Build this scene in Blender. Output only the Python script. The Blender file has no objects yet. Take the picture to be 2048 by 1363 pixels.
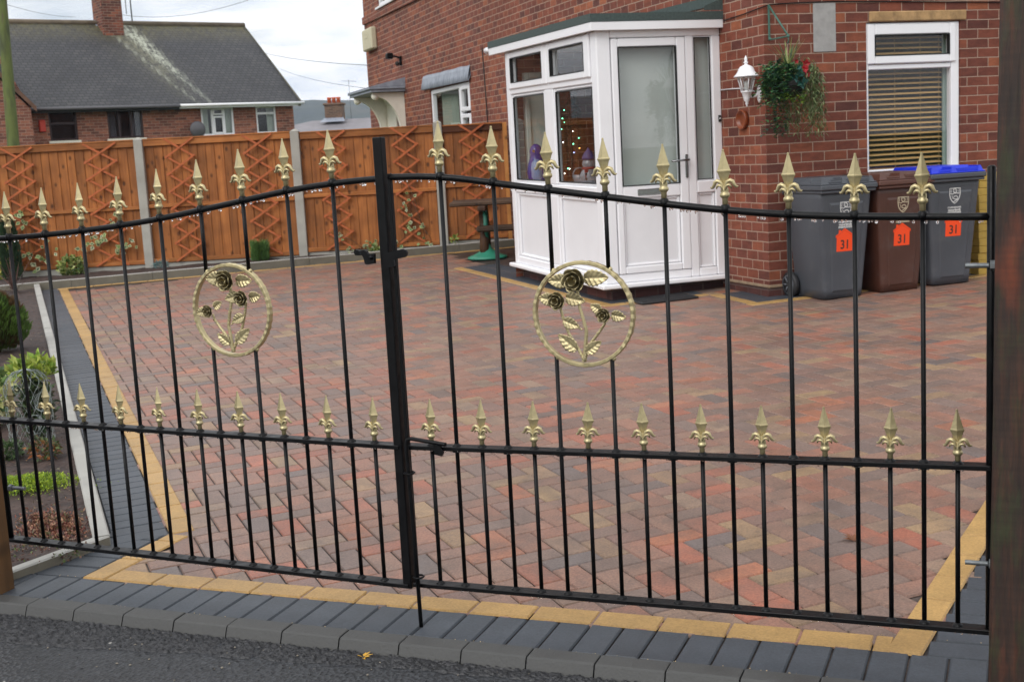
import bpy, bmesh, math, random
from mathutils import Vector, Matrix, noise
import numpy as np
R = math.radians
rng = random.Random(7)
sc = bpy.context.scene
COL = sc.collection
# ------------------------------------------------------------------ helpers
def lin(r, g, b, k=1.0):
    f = lambda c: (c / 12.92 if c <= .04045 else ((c + .055) / 1.055) ** 2.4)
    return (f(r / 255) * k, f(g / 255) * k, f(b / 255) * k, 1.0)
def mixc(a, b, t): return tuple(a[i] * (1 - t) + b[i] * t for i in range(3)) + (1.0,)
def jit(c, r, amt=.12):
    k = 1 + r.uniform(-amt, amt); return (c[0] * k, c[1] * k, c[2] * k, 1.0)
INV = {}
def tag(o, label=None, cat=None, group=None, kind=None):
    if label: o['label'] = label
    if cat: o['category'] = cat
    if group: o['group'] = group
    if kind: o['kind'] = kind
    return o
def thing(name, label, cat, loc=(0, 0, 0), rz=0., group=None):
    o = bpy.data.objects.new(name, None); COL.objects.link(o)
    o.empty_display_size = .1
    o.location = loc; o.rotation_euler = (0, 0, rz)
    INV[o.name] = Matrix.LocRotScale(Vector(loc), Matrix.Rotation(rz, 3, 'Z'), None).inverted()
    return tag(o, label, cat, group)
def children(o): return [c for c in COL.objects if c.parent == o]
def copy_tree(o, parent=None):
    c = o.copy(); COL.objects.link(c)
    if parent is not None: c.parent = parent
    for ch in list(o.children): copy_tree(ch, c)
    return c
class M:
    def __init__(s): s.v = []; s.f = []; s.c = []; s.s = []; s.T = None; s.uvmap = None
    def vert(s, p):
        p = Vector(p)
        if s.T is not None: p = s.T @ p
        s.v.append(p[:]); return len(s.v) - 1
    def face(s, ids, c=(1, 1, 1, 1), smooth=False):
        s.f.append(tuple(ids)); s.c.append(c); s.s.append(smooth)
    def poly(s, pts, c=(1, 1, 1, 1), smooth=False):
        s.face([s.vert(p) for p in pts], c, smooth)
    def box(s, x0, x1, y0, y1, z0, z1, c=(1, 1, 1, 1), ch=0.):
        if ch <= 0:
            i = [s.vert(p) for p in ((x0, y0, z0), (x1, y0, z0), (x1, y1, z0), (x0, y1, z0), (x0, y0, z1), (x1, y0, z1), (x1, y1, z1), (x0, y1, z1))]
            for q in ((3, 2, 1, 0), (4, 5, 6, 7), (0, 1, 5, 4), (1, 2, 6, 5), (2, 3, 7, 6), (3, 0, 4, 7)): s.face([i[k] for k in q], c)
            return
        ch = min(ch, (x1 - x0) * .45, (y1 - y0) * .45, (z1 - z0) * .45)
        X = (x0, x1); Y = (y0, y1); Z = (z0, z1); sg = (1, -1); V = {}
        for a in (0, 1):
            for b in (0, 1):
                for d in (0, 1):
                    V[a, b, d, 0] = s.vert((X[a], Y[b] + sg[b] * ch, Z[d] + sg[d] * ch))
                    V[a, b, d, 1] = s.vert((X[a] + sg[a] * ch, Y[b], Z[d] + sg[d] * ch))
                    V[a, b, d, 2] = s.vert((X[a] + sg[a] * ch, Y[b] + sg[b] * ch, Z[d]))
        F = s.face
        for a in (0, 1):
            q = [V[a, 0, 0, 0], V[a, 1, 0, 0], V[a, 1, 1, 0], V[a, 0, 1, 0]]; F(q if a else q[::-1], c)
            q = [V[0, a, 0, 1], V[1, a, 0, 1], V[1, a, 1, 1], V[0, a, 1, 1]]; F(q[::-1] if a else q, c)
            q = [V[0, 0, a, 2], V[1, 0, a, 2], V[1, 1, a, 2], V[0, 1, a, 2]]; F(q if a else q[::-1], c)
        for a in (0, 1):
            for b in (0, 1):
                F([V[a, b, 0, 0], V[a, b, 1, 0], V[a, b, 1, 1], V[a, b, 0, 1]][::(1 if (a ^ b) else -1)], c)
                F([V[a, 0, b, 0], V[a, 1, b, 0], V[a, 1, b, 2], V[a, 0, b, 2]][::(-1 if (a ^ b) else 1)], c)
                F([V[0, a, b, 1], V[1, a, b, 1], V[1, a, b, 2], V[0, a, b, 2]][::(1 if (a ^ b) else -1)], c)
                for d in (0, 1):
                    F([V[a, b, d, 0], V[a, b, d, 1], V[a, b, d, 2]][::(1 if (a + b + d) % 2 else -1)], c)
    def ring(s, pts): return [s.vert(p) for p in pts]
    def bridge(s, a, b, c, smooth=True, close=True):
        n = len(a)
        for i in range(n if close else n - 1): s.face((a[i], a[(i + 1) % n], b[(i + 1) % n], b[i]), c, smooth)
    def tube(s, path, rad, n=8, c=(1, 1, 1, 1), cap=True, smooth=True, flat=None):
        P = [Vector(p) for p in path]; k = len(P)
        rad = rad if isinstance(rad, (list, tuple)) else [rad] * k
        t0 = (P[1] - P[0]).normalized()
        u = t0.orthogonal().normalized() if abs(t0.z) > .999 else t0.cross(Vector((0, 0, 1))).normalized()
        if abs(t0.z) > .999: u = Vector((1, 0, 0))
        rings = []
        for i in range(k):
            t = (P[min(i + 1, k - 1)] - P[max(i - 1, 0)]).normalized()
            u = (u - t * u.dot(t)).normalized(); w = t.cross(u)
            rings.append(s.ring([P[i] + (u * math.cos(2 * math.pi * j / n) + w * math.sin(2 * math.pi * j / n) * (flat or 1.)) * rad[i] for j in range(n)]))
        for i in range(k - 1): s.bridge(rings[i], rings[i + 1], c, smooth)
        if cap: s.face(rings[0][::-1], c); s.face(rings[-1], c)
    def lathe(s, prof, n=16, c=(1, 1, 1, 1), o=(0, 0, 0), smooth=True, sx=1., sy=1., cap=True, ph=0.):
        rs = [s.ring([(o[0] + r * sx * math.cos(2 * math.pi * j / n + ph), o[1] + r * sy * math.sin(2 * math.pi * j / n + ph), o[2] + z) for j in range(n)]) for r, z in prof]
        for i in range(len(rs) - 1): s.bridge(rs[i], rs[i + 1], c, smooth)
        if cap: s.face(rs[0][::-1], c); s.face(rs[-1], c)
    def prism(s, pts, fn, d, c=(1, 1, 1, 1)):
        """pts 2-D outline (ccw); fn(p, depth) -> 3-D; d=(front, back)"""
        a = s.ring([fn(p, d[0]) for p in pts]); b = s.ring([fn(p, d[1]) for p in pts])
        s.face(a, c); s.face(b[::-1], c)
        n = len(pts)
        for i in range(n): s.face((a[i], b[i], b[(i + 1) % n], a[(i + 1) % n]), c)
    def ball(s, o, r, n=8, c=(1, 1, 1, 1), sz=1.):
        s.lathe([(r * math.sin(math.pi * i / n) + 1e-5, -r * sz * math.cos(math.pi * i / n)) for i in range(n + 1)], n + 2, c, o)
    def leaf(s, p, d, up, L, W, c, fold=.25):
        d = Vector(d).normalized(); sd = d.cross(Vector(up))
        sd = sd.normalized() if sd.length > 1e-4 else d.orthogonal().normalized()
        nn = sd.cross(d); p = Vector(p)
        a = s.vert(p); b = s.vert(p + d * L * .45 + sd * W * .5 + nn * W * fold); e = s.vert(p + d * L); g = s.vert(p + d * L * .45 - sd * W * .5 + nn * W * fold)
        s.face((a, b, e), c); s.face((a, e, g), c)
    def build(s, name, mat, parent=None, world=False, recalc=False):
        me = bpy.data.meshes.new(name)
        v = s.v
        if world and parent is not None:
            I = INV[parent.name]; v = [(I @ Vector(p))[:] for p in v]
        me.from_pydata(v, [], s.f)
        if recalc:
            bm = bmesh.new(); bm.from_mesh(me); bmesh.ops.recalc_face_normals(bm, faces=bm.faces[:]); bm.to_mesh(me); bm.free()
        me.polygons.foreach_set('use_smooth', s.s)
        nl = len(me.loops); ls = np.empty(len(s.f), np.int32); me.polygons.foreach_get('loop_total', ls)
        ca = np.repeat(np.array(s.c, np.float32).reshape(-1, 4), ls, axis=0)
        at = me.color_attributes.new('Col', 'FLOAT_COLOR', 'CORNER'); at.data.foreach_set('color', ca.ravel())
        # planar UV in metres by dominant normal
        uv = me.uv_layers.new(name='UV'); co = np.array(v, np.float32).reshape(-1, 3)
        vi = np.empty(nl, np.int32); me.loops.foreach_get('vertex_index', vi)
        nr = np.empty(len(s.f) * 3, np.float32); me.polygons.foreach_get('normal', nr)
        nr = np.abs(np.repeat(nr.reshape(-1, 3), ls, axis=0)); P = co[vi]
        dom = np.argmax(nr, axis=1)
        U = np.where((dom == 0)[:, None], P[:, [1, 2]], np.where((dom == 1)[:, None], P[:, [0, 2]], P[:, [0, 1]]))
        uv.data.foreach_set('uv', U.astype(np.float32).ravel())
        me.materials.append(mat); me.update()
        o = bpy.data.objects.new(name, me); COL.objects.link(o)
        if parent is not None: o.parent = parent
        return o
# ------------------------------------------------------------------ camera
CF = 2489.506; CC = Vector((2.80119, -3.33355, 1.41847)); W3 = Vector((.160109, .391274, -.0237115))
RC = Matrix.Rotation(W3.length, 3, W3.normalized()) @ Matrix(((1, 0, 0), (0, 0, -1), (0, 1, 0)))
def at(u, v, t):                       # a point at depth t along the sight line of a photo pixel: used once, to set out far things
    return CC + (RC.transposed() @ Vector(((u - 1024) / CF, (v - 681.5) / CF, 1.))) * t
cd = bpy.data.cameras.new('camera'); cam = bpy.data.objects.new('camera', cd); COL.objects.link(cam); sc.camera = cam
cam.matrix_world = Matrix.Translation(CC) @ Matrix((RC[0], -RC[1], -RC[2])).transposed().to_4x4()
cd.sensor_width = 36; cd.lens = 36 * CF / 2048; cd.clip_start = .05; cd.clip_end = 20000
cd.dof.use_dof = True; cd.dof.focus_distance = 3.95; cd.dof.aperture_fstop = 10
GA, GB = .00866, .02496
def gz(x, y): return GA * x + GB * y
# ------------------------------------------------------------------ materials
def mat(name, build):
    m = bpy.data.materials.new(name); m.use_nodes = True; nt = m.node_tree; nt.nodes.clear()
    out = nt.nodes.new('ShaderNodeOutputMaterial'); build(nt, out); return m
class N:
    def __init__(s, nt): s.nt = nt
    def __call__(s, t, **kw):
        n = s.nt.nodes.new('ShaderNode' + t)
        for k, v in kw.items():
            if k.startswith('_'): setattr(n, k[1:], v)
            else:
                k2 = k.replace('0', ' ')
                i = n.inputs[k2] if k2 in n.inputs else n.inputs[int(k[1:])]
                if isinstance(v, bpy.types.NodeSocket): s.nt.links.new(v, i)
                else: i.default_value = v
        return n
def ramp(nt, fac, stops, interp='LINEAR'):
    r = nt.nodes.new('ShaderNodeValToRGB'); e = r.color_ramp.elements; r.color_ramp.interpolation = interp
    while len(e) < len(stops): e.new(.5)
    for i, (p, c) in enumerate(stops): e[i].position = p; e[i].color = c if len(c) == 4 else (*c, 1)
    nt.links.new(fac, r.inputs[0]); return r.outputs[0]
def mixrgb(n, fac, a, b, mode='MIX'):
    m = n.nt.nodes.new('ShaderNodeMix'); m.data_type = 'RGBA'; m.blend_type = mode
    for s, v in ((m.inputs[0], fac), (m.inputs[6], a), (m.inputs[7], b)):
        if isinstance(v, bpy.types.NodeSocket): n.nt.links.new(v, s)
        else: s.default_value = v
    return m.outputs[2]
def math_(n, op, a, b=0.):
    m = n('Math', _operation=op)
    for s, v in ((m.inputs[0], a), (m.inputs[1], b)):
        if isinstance(v, bpy.types.NodeSocket): n.nt.links.new(v, s)
        else: s.default_value = v
    return m.outputs[0]
def surf(name, base, rough=.5, noise_scale=0, noise_amt=.2, bump=0., bump_scale=60., metal=0., spec=.5, rough_var=0., dirt=None, coat=0., stretch=None):
    """base None -> colour attribute; broad noise varies it; dirt=(colour, scale, lo, hi)"""
    def b(nt, out):
        n = N(nt); tc = n('TexCoord').outputs['Object']
        if stretch: tc = n('Mapping', Vector=tc, Scale=stretch).outputs[0]
        col = n('Attribute', _attribute_name='Col').outputs['Color'] if base is None else None
        if base is not None: rgb = n('RGB'); rgb.outputs[0].default_value = base; col = rgb.outputs[0]
        if noise_scale:
            ns = n('TexNoise', Vector=tc, Scale=noise_scale, Detail=5., Roughness=.6).outputs[0]
            k = ramp(nt, ns, [(.3, (1 - noise_amt,) * 3), (.7, (1 + noise_amt,) * 3)])
            col = mixrgb(n, 1., col, k, 'MULTIPLY')
        if dirt:
            dn = n('TexNoise', Vector=tc, Scale=dirt[1], Detail=6., Roughness=.65).outputs[0]
            col = mixrgb(n, ramp(nt, dn, [(dirt[2], (0, 0, 0)), (dirt[3], (1, 1, 1))]), col, dirt[0])
        p = n('BsdfPrincipled', Roughness=rough, Metallic=metal)
        nt.links.new(col, p.inputs['Base Color']); p.inputs['Specular IOR Level'].default_value = spec
        p.inputs['Coat Weight'].default_value = coat; p.inputs['Coat Roughness'].default_value = .15
        if rough_var:
            rn = n('TexNoise', Vector=tc, Scale=noise_scale or 8., Detail=4.).outputs[0]
            mr = n('MapRange'); nt.links.new(rn, mr.inputs[0]); mr.inputs[1].default_value = .3; mr.inputs[2].default_value = .7
            mr.inputs[3].default_value = max(.05, rough - rough_var); mr.inputs[4].default_value = min(1, rough + rough_var)
            nt.links.new(mr.outputs[0], p.inputs['Roughness'])
        if bump:
            bn = n('TexNoise', Vector=tc, Scale=bump_scale, Detail=4.).outputs[0]
            bp = n('Bump', Strength=1., Distance=bump, Height=bn); nt.links.new(bp.outputs[0], p.inputs['Normal'])
        nt.links.new(p.outputs[0], out.inputs[0])
    return mat(name, b)
def brickmat(name, bl, bh, mort, stops, mcol, off=(0, 0), bump=.006, freq=2, offs=.5, wear=.25):
    def b(nt, out):
        n = N(nt); uv = n('UVMap').outputs[0]
        v = n('Mapping', Vector=uv, Location=(off[0], off[1], 0)).outputs[0]
        wob = n('TexNoise', Vector=uv, Scale=9., Detail=3.).outputs[1]
        v = n('VectorMath', _operation='MULTIPLY_ADD'); nt.links.new(wob, v.inputs[0]); v.inputs[1].default_value = (.006, .006, 0)
        nt.links.new(n('Mapping', Vector=uv, Location=(off[0], off[1], 0)).outputs[0], v.inputs[2]); v = v.outputs[0]
        br = n('TexBrick', Vector=v, Color1=(0, 0, 0, 1), Color2=(1, 1, 1, 1), Scale=1., Bias=0.)
        br.inputs['Mortar'].default_value = (.5, .5, .5, 1)
        br.inputs['Brick Width'].default_value = bl; br.inputs['Row Height'].default_value = bh
        br.inputs['Mortar Size'].default_value = mort; br.inputs['Mortar Smooth'].default_value = .25
        br.offset = offs; br.offset_frequency = freq
        c = ramp(nt, br.outputs[0], stops)
        n1 = n('TexNoise', Vector=n('Mapping', Vector=uv, Scale=(7., 16., 1.)).outputs[0], Scale=1., Detail=6., Roughness=.7).outputs[0]
        c = mixrgb(n, 1., c, ramp(nt, n1, [(.3, (1 - wear * 1.4,) * 3), (.7, (1 + wear,) * 3)]), 'MULTIPLY')
        n2 = n('TexNoise', Vector=uv, Scale=1.1, Detail=4.).outputs[0]
        c = mixrgb(n, 1., c, ramp(nt, n2, [(.3, (.8, .78, .78)), (.7, (1.12, 1.12, 1.1))]), 'MULTIPLY')
        n3 = n('TexNoise', Vector=uv, Scale=45., Detail=3.).outputs[0]
        mc = mixrgb(n, n3, mcol, tuple(x * .55 for x in mcol[:3]) + (1,))
        c = mixrgb(n, br.outputs[1], c, mc)
        p = n('BsdfPrincipled', Roughness=.8); nt.links.new(c, p.inputs['Base Color']); p.inputs['Specular IOR Level'].default_value = .3
        h = math_(n, 'SUBTRACT', math_(n, 'MULTIPLY', n('TexNoise', Vector=uv, Scale=70., Detail=4.).outputs[0], .35), br.outputs[1])
        bp = n('Bump', Strength=.9, Distance=bump, Height=h); nt.links.new(bp.outputs[0], p.inputs['Normal'])
        nt.links.new(p.outputs[0], out.inputs[0])
    return mat(name, b)
def glassmat(name, tint=(1, 1, 1, 1), boost=1.0, rough=.0):
    def b(nt, out):
        n = N(nt); tr = n('BsdfTransparent', Color=tint); gl = n('BsdfGlossy', Color=(1, 1, 1, 1), Roughness=rough)
        bf = n('NewGeometry').outputs['Backfacing']; fr = n('Fresnel', IOR=math_(n, 'ADD', 1.52, math_(n, 'MULTIPLY', bf, 1 / 1.52 - 1.52))); k = math_(n, 'MULTIPLY', fr.outputs[0], boost)
        mx = n('MixShader'); nt.links.new(k, mx.inputs[0]); nt.links.new(tr.outputs[0], mx.inputs[1]); nt.links.new(gl.outputs[0], mx.inputs[2])
        nt.links.new(mx.outputs[0], out.inputs[0])
    return mat(name, b)
def emit(name, c, s):
    def b(nt, out):
        n = N(nt); e = n('Emission', Color=c, Strength=s); nt.links.new(e.outputs[0], out.inputs[0])
    return mat(name, b)
def woodmat(name, c1, c2, knot=True, rough=.6, axis='Z', gscale=1.):
    def b(nt, out):
        n = N(nt); tc = n('TexCoord').outputs['Object']; at_ = n('Attribute', _attribute_name='Col').outputs['Color']
        sc_ = {'Z': (26 * gscale, 26 * gscale, 1.6 * gscale), 'X': (1.6 * gscale, 26 * gscale, 26 * gscale)}[axis]
        # shift the grain from board to board by the board's own colour
        off = n('VectorMath', _operation='MULTIPLY_ADD'); nt.links.new(at_, off.inputs[0]); off.inputs[1].default_value = (37., 53., 91.); nt.links.new(tc, off.inputs[2])
        m1 = n('Mapping', Vector=off.outputs[0], Scale=sc_).outputs[0]
        g = n('TexNoise', Vector=m1, Scale=1., Detail=6., Roughness=.6, Distortion=.6).outputs[0]
        c = ramp(nt, g, [(.25, c1), (.5, mixc(c1, c2, .55)), (.75, c2)])
        c = mixrgb(n, 1., c, at_, 'MULTIPLY')
        if knot:
            m2 = n('Mapping', Vector=tc, Scale=(9.5, 0., 6.)).outputs[0]
            vo = n('TexVoronoi', Vector=m2, Scale=1., Randomness=1.); vo.voronoi_dimensions = '3D'
            sel = ramp(nt, n('TexNoise', Vector=tc, Scale=2.3, Detail=2.).outputs[0], [(.38, (0, 0, 0)), (.50, (1, 1, 1))])
            k = ramp(nt, vo.outputs['Distance'], [(.11, (1, 1, 1)), (.24, (0, 0, 0))])
            k = math_(n, 'MULTIPLY', k, sel)
            c = mixrgb(n, math_(n, 'MULTIPLY', k, .8), c, tuple(x * .22 for x in c1[:3]) + (1,))
        st = ramp(nt, n('TexNoise', Vector=tc, Scale=3.2, Detail=4.).outputs[0], [(.35, (.74, .72, .7)), (.65, (1.12, 1.1, 1.08))])
        c = mixrgb(n, 1., c, st, 'MULTIPLY')
        p = n('BsdfPrincipled', Roughness=rough); nt.links.new(c, p.inputs['Base Color']); p.inputs['Specular IOR Level'].default_value = .3
        bp = n('Bump', Strength=.5, Distance=.003, Height=g); nt.links.new(bp.outputs[0], p.inputs['Normal'])
        nt.links.new(p.outputs[0], out.inputs[0])
    return mat(name, b)
def leafmat(name, rough=.45):
    def b(nt, out):
        n = N(nt); at_ = n('Attribute', _attribute_name='Col').outputs['Color']; tc = n('TexCoord').outputs['Object']
        c = mixrgb(n, 1., at_, ramp(nt, n('TexNoise', Vector=tc, Scale=30., Detail=3.).outputs[0], [(.3, (.75,) * 3), (.7, (1.25,) * 3)]), 'MULTIPLY')
        p = n('BsdfPrincipled', Roughness=rough); nt.links.new(c, p.inputs['Base Color'])
        tl = n('BsdfTranslucent'); nt.links.new(c, tl.inputs[0]); mx = n('MixShader'); mx.inputs[0].default_value = .25
        nt.links.new(p.outputs[0], mx.inputs[1]); nt.links.new(tl.outputs[0], mx.inputs[2]); nt.links.new(mx.outputs[0], out.inputs[0])
    return mat(name, b)

BR = [(0., lin(88, 53, 47)), (.12, lin(104, 59, 49)), (.5, lin(118, 66, 52)), (.85, lin(128, 72, 54)), (1., lin(146, 86, 60))]
m_brick = brickmat('house_brick', .2085, .0758, .0044, BR, lin(180, 152, 134), (.0, .004))
m_plinth = brickmat('dark_brick', .2085, .0758, .004, [(0., lin(60, 40, 40)), (1., lin(92, 54, 48))], lin(110, 95, 88))
m_farbrick = brickmat('far_brick', .225, .075, .006, [(0., lin(108, 70, 60)), (.5, lin(146, 92, 76)), (1., lin(164, 106, 84))], lin(178, 150, 134), bump=.003)
m_upvc = surf('white_upvc', lin(240, 240, 243, .93), .28, 3., .03, spec=.5)
m_panel = surf('white_panel', lin(238, 238, 241, .9), .35, 4., .03)
m_black = surf('black_gate_paint', lin(10, 10, 12), .42, 30., .3, .0003, 150., spec=.2, rough_var=.12)
m_gold = surf('gold_paint', lin(186, 172, 132), .4, 40., .16, .0004, 160., metal=.68, spec=.5, rough_var=.08)
m_golddark = surf('bronze_gold', lin(150, 138, 104), .36, 40., .25, .0006, 160., metal=.75, rough_var=.08)
m_zinc = surf('zinc_bolt', lin(120, 124, 126), .5, 60., .25, metal=.7)
def blockmat(name, brindle_mix):
    def b(nt, out):
        n = N(nt); at_ = n('Attribute', _attribute_name='Col').outputs['Color']; tc = n('TexCoord').outputs['Object']
        f = n('TexNoise', Vector=tc, Scale=9., Detail=4., Roughness=.6).outputs[0]
        c = mixrgb(n, ramp(nt, f, [(.4, (0, 0, 0)), (.68, (.6,) * 3)]), at_, lin(112, 96, 88, .8)) if brindle_mix else mixrgb(n, 1., at_, ramp(nt, f, [(.3, (.88,) * 3), (.7, (1.1,) * 3)]), 'MULTIPLY')
        g = n('TexNoise', Vector=tc, Scale=120., Detail=4., Roughness=.7).outputs[0]
        c = mixrgb(n, 1., c, ramp(nt, g, [(.3, (.66 if brindle_mix else .78,) * 3), (.7, (1.34 if brindle_mix else 1.22,) * 3)]), 'MULTIPLY')
        w = n('TexNoise', Vector=tc, Scale=1.3, Detail=3.).outputs[0]
        st = n('TexNoise', Vector=tc, Scale=2.6, Detail=7., Roughness=.7).outputs[0]
        c = mixrgb(n, 1., c, ramp(nt, st, [(.32, (.82, .81, .8)), (.5, (1, 1, 1)), (.7, (1.12, 1.1, 1.08))]), 'MULTIPLY')
        p = n('BsdfPrincipled'); nt.links.new(c, p.inputs['Base Color']); p.inputs['Specular IOR Level'].default_value = .4
        mr = n('MapRange'); nt.links.new(w, mr.inputs[0]); mr.inputs[1].default_value = .3; mr.inputs[2].default_value = .7; mr.inputs[3].default_value = .44; mr.inputs[4].default_value = .62
        nt.links.new(mr.outputs[0], p.inputs['Roughness'])
        bp = n('Bump', Strength=.5, Distance=.0015, Height=g); nt.links.new(bp.outputs[0], p.inputs['Normal'])
        nt.links.new(p.outputs[0], out.inputs[0])
    return mat(name, b)
m_block = blockmat('paving_block', True); m_border = blockmat('border_block', False)
m_sand = surf('dark_joint_sand', lin(52, 44, 42), .9, 40., .4)
m_concrete = surf('pale_concrete', lin(178, 175, 166, .82), .75, 6., .14, .001, 90., dirt=(lin(120, 116, 104), 3., .5, .8))
m_edging = surf('edging_concrete', None, .75, 6., .14, .001, 90., dirt=(lin(124, 120, 110), 3., .55, .85))
m_kerb = surf('grey_kerb', lin(66, 66, 65), .6, 7., .2, .0012, 130., rough_var=.12)
def asphaltmat():
    def b(nt, out):
        n = N(nt); tc = n('TexCoord').outputs['Object']
        v = n('TexVoronoi', Vector=tc, Scale=95.); c = ramp(nt, v.outputs['Color'], [(0., lin(12, 13, 16)), (.9, lin(46, 48, 52)), (.97, lin(64, 65, 67)), (1., lin(200, 195, 185))])
        f = n('TexNoise', Vector=tc, Scale=2.2, Detail=5.).outputs[0]
        c = mixrgb(n, 1., c, ramp(nt, f, [(.3, (.75,) * 3), (.7, (1.2, 1.2, 1.22))]), 'MULTIPLY')
        p = n('BsdfPrincipled', Roughness=.5); nt.links.new(c, p.inputs['Base Color'])
        bp = n('Bump', Strength=1., Distance=.006, Height=n('TexVoronoi', Vector=tc, Scale=70.).outputs[0]); nt.links.new(bp.outputs[0], p.inputs['Normal'])
        nt.links.new(p.outputs[0], out.inputs[0])
    return mat('asphalt', b)
m_asphalt = asphaltmat()
m_grit = surf('loose_tarmac', lin(36, 36, 39), .42, 75., .75, .004, 110.)
m_soil = surf('wet_soil', lin(66, 50, 44), .85, 7., .35, .012, 26., dirt=(lin(38, 28, 26), 18., .4, .65))
m_grass = surf('meadow', lin(70, 84, 46), .9, .4, .4)
m_wood = woodmat('fence_wood', lin(122, 70, 32), lin(170, 108, 56))
m_woodrail = woodmat('fence_rail_wood', lin(136, 80, 38), lin(172, 112, 60), axis='X', knot=True)
m_trellis = surf('orange_trellis', lin(172, 90, 44), .6, 20., .25)
m_darkpost = woodmat('dark_post_wood', lin(30, 22, 18), lin(62, 38, 28), rough=.5)
m_brownpost = woodmat('brown_post_wood', lin(72, 50, 30), lin(120, 86, 54), rough=.6)
m_leaf = leafmat('leaf')
m_glass = glassmat('window_glass', (.93, .95, .95, 1), 1.15)
m_felt = surf('green_felt', lin(66, 78, 76), .9, 60., .25, .001, 300.)
m_lead = surf('lead_sheet', lin(140, 146, 158), .55, 9., .25, .003, 22., metal=.1)
m_gasket = surf('black_gasket', lin(24, 24, 25), .5)
m_dark = surf('dark_interior', lin(40, 38, 36), .8)
m_cream = surf('cream_paint', lin(228, 222, 208), .5, 6., .08)
m_roof = None
# ------------------------------------------------------------------ world and light
w = bpy.data.worlds.new('World'); sc.world = w; w.use_nodes = True; nt = w.node_tree; nt.nodes.clear(); n = N(nt)
SUN_AZ, SUN_EL = R(255), R(36)
sky = n('TexSky', _sky_type='NISHITA'); sky.sun_disc = False; sky.sun_elevation = SUN_EL; sky.sun_rotation = R(90) - SUN_AZ; sky.air_density = 1.; sky.dust_density = 2.; sky.ozone_density = 2.
tc = n('TexCoord').outputs['Generated']
sep = n('SeparateXYZ', Vector=tc)
# clouds lie in a layer: divide by height so that they flatten towards the horizon
zc = math_(n, 'ADD', math_(n, 'MAXIMUM', sep.outputs[2], 0.), .16)
cmb = n('CombineXYZ', X=math_(n, 'DIVIDE', sep.outputs[0], zc), Y=math_(n, 'DIVIDE', sep.outputs[1], zc), Z=0.)
cn = n('TexNoise', Vector=cmb.outputs[0], Scale=.85, Detail=8., Roughness=.58, Distortion=.3).outputs[0]
cover = ramp(nt, cn, [(.36, (.45,) * 3), (.5, (1, 1, 1))])
cn2 = n('TexNoise', Vector=cmb.outputs[0], Scale=1.5, Detail=7., Roughness=.6).outputs[0]
ccol = ramp(nt, cn2, [(.34, (.80, .86, .93)), (.46, (1.02, 1.04, 1.06)), (.56, (1.18, 1.18, 1.18))])
up = n('MapRange'); nt.links.new(sep.outputs[2], up.inputs[0]); up.inputs[1].default_value = .1; up.inputs[2].default_value = .8; up.inputs[3].default_value = 1.12; up.inputs[4].default_value = 1.6
ccol2 = mixrgb(n, 1., ccol, n('CombineXYZ', X=up.outputs[0], Y=up.outputs[0], Z=up.outputs[0]).outputs[0], 'MULTIPLY')
b1 = n('Background', Strength=.1); nt.links.new(sky.outputs[0], b1.inputs[0])
b2 = n('Background', Strength=1.0); nt.links.new(ccol2, b2.inputs[0])
mx = n('MixShader'); nt.links.new(cover, mx.inputs[0]); nt.links.new(b1.outputs[0], mx.inputs[1]); nt.links.new(b2.outputs[0], mx.inputs[2])
wo = nt.nodes.new('ShaderNodeOutputWorld'); nt.links.new(mx.outputs[0], wo.inputs[0])
ld = bpy.data.lights.new('sun', 'SUN'); ld.energy = 1.35; ld.angle = R(30); ld.color = (1, .97, .93)
sun = bpy.data.objects.new('sun', ld); COL.objects.link(sun)
sdir = Vector((math.cos(SUN_AZ) * math.cos(SUN_EL), math.sin(SUN_AZ) * math.cos(SUN_EL), math.sin(SUN_EL)))
sun.rotation_euler = sdir.to_track_quat('Z', 'Y').to_euler(); sun.location = sdir * 30
sc.view_settings.view_transform = 'Standard'; sc.view_settings.look = 'None'; sc.view_settings.exposure = 0; sc.view_settings.gamma = 1
# ------------------------------------------------------------------ setting: ground, road, kerb, driveway
FX, FY = -.3860, .9225          # horizontal direction of view
def along(x, y): return (x - CC.x) * FX + (y - CC.y) * FY
def ground_h(x, y):
    t = along(x, y)
    h = gz(max(-12, min(8, x)), max(-.5, min(13, y))) - .07
    def sm(a, b): k = max(0, min(1, (t - a) / (b - a))); return k * k * (3 - 2 * k)
    return h - 1.9 * sm(17, 31) - 2.2 * sm(32, 62) - 8 * sm(70, 400)
g = M()
ts = [-300, -60, -30, -15, -8, -4, -2, 0, 2, 4, 6, 8, 10, 12, 14, 16, 18, 21, 24, 28, 32, 38, 46, 56, 70, 100, 160, 260, 400, 700, 1200, 1480]
ss = [-1480, -1000, -700, -250, -100, -60, -40, -30, -24, -18, -14, -10, -7, -4, -2, 0, 2, 4, 7, 10, 14, 20, 30, 60, 150, 500, 1000, 1480]
ids = []
for t in ts:
    row = []
    for s_ in ss:
        x = CC.x + FX * t + FY * s_; y = CC.y + FY * t - FX * s_
        row.append(g.vert((x, y, ground_h(x, y))))
    ids.append(row)
for i in range(len(ts) - 1):
    for j in range(len(ss) - 1): g.face((ids[i][j], ids[i][j + 1], ids[i + 1][j + 1], ids[i + 1][j]), smooth=True)
tag(g.build('ground', m_grass), kind='structure')
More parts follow.
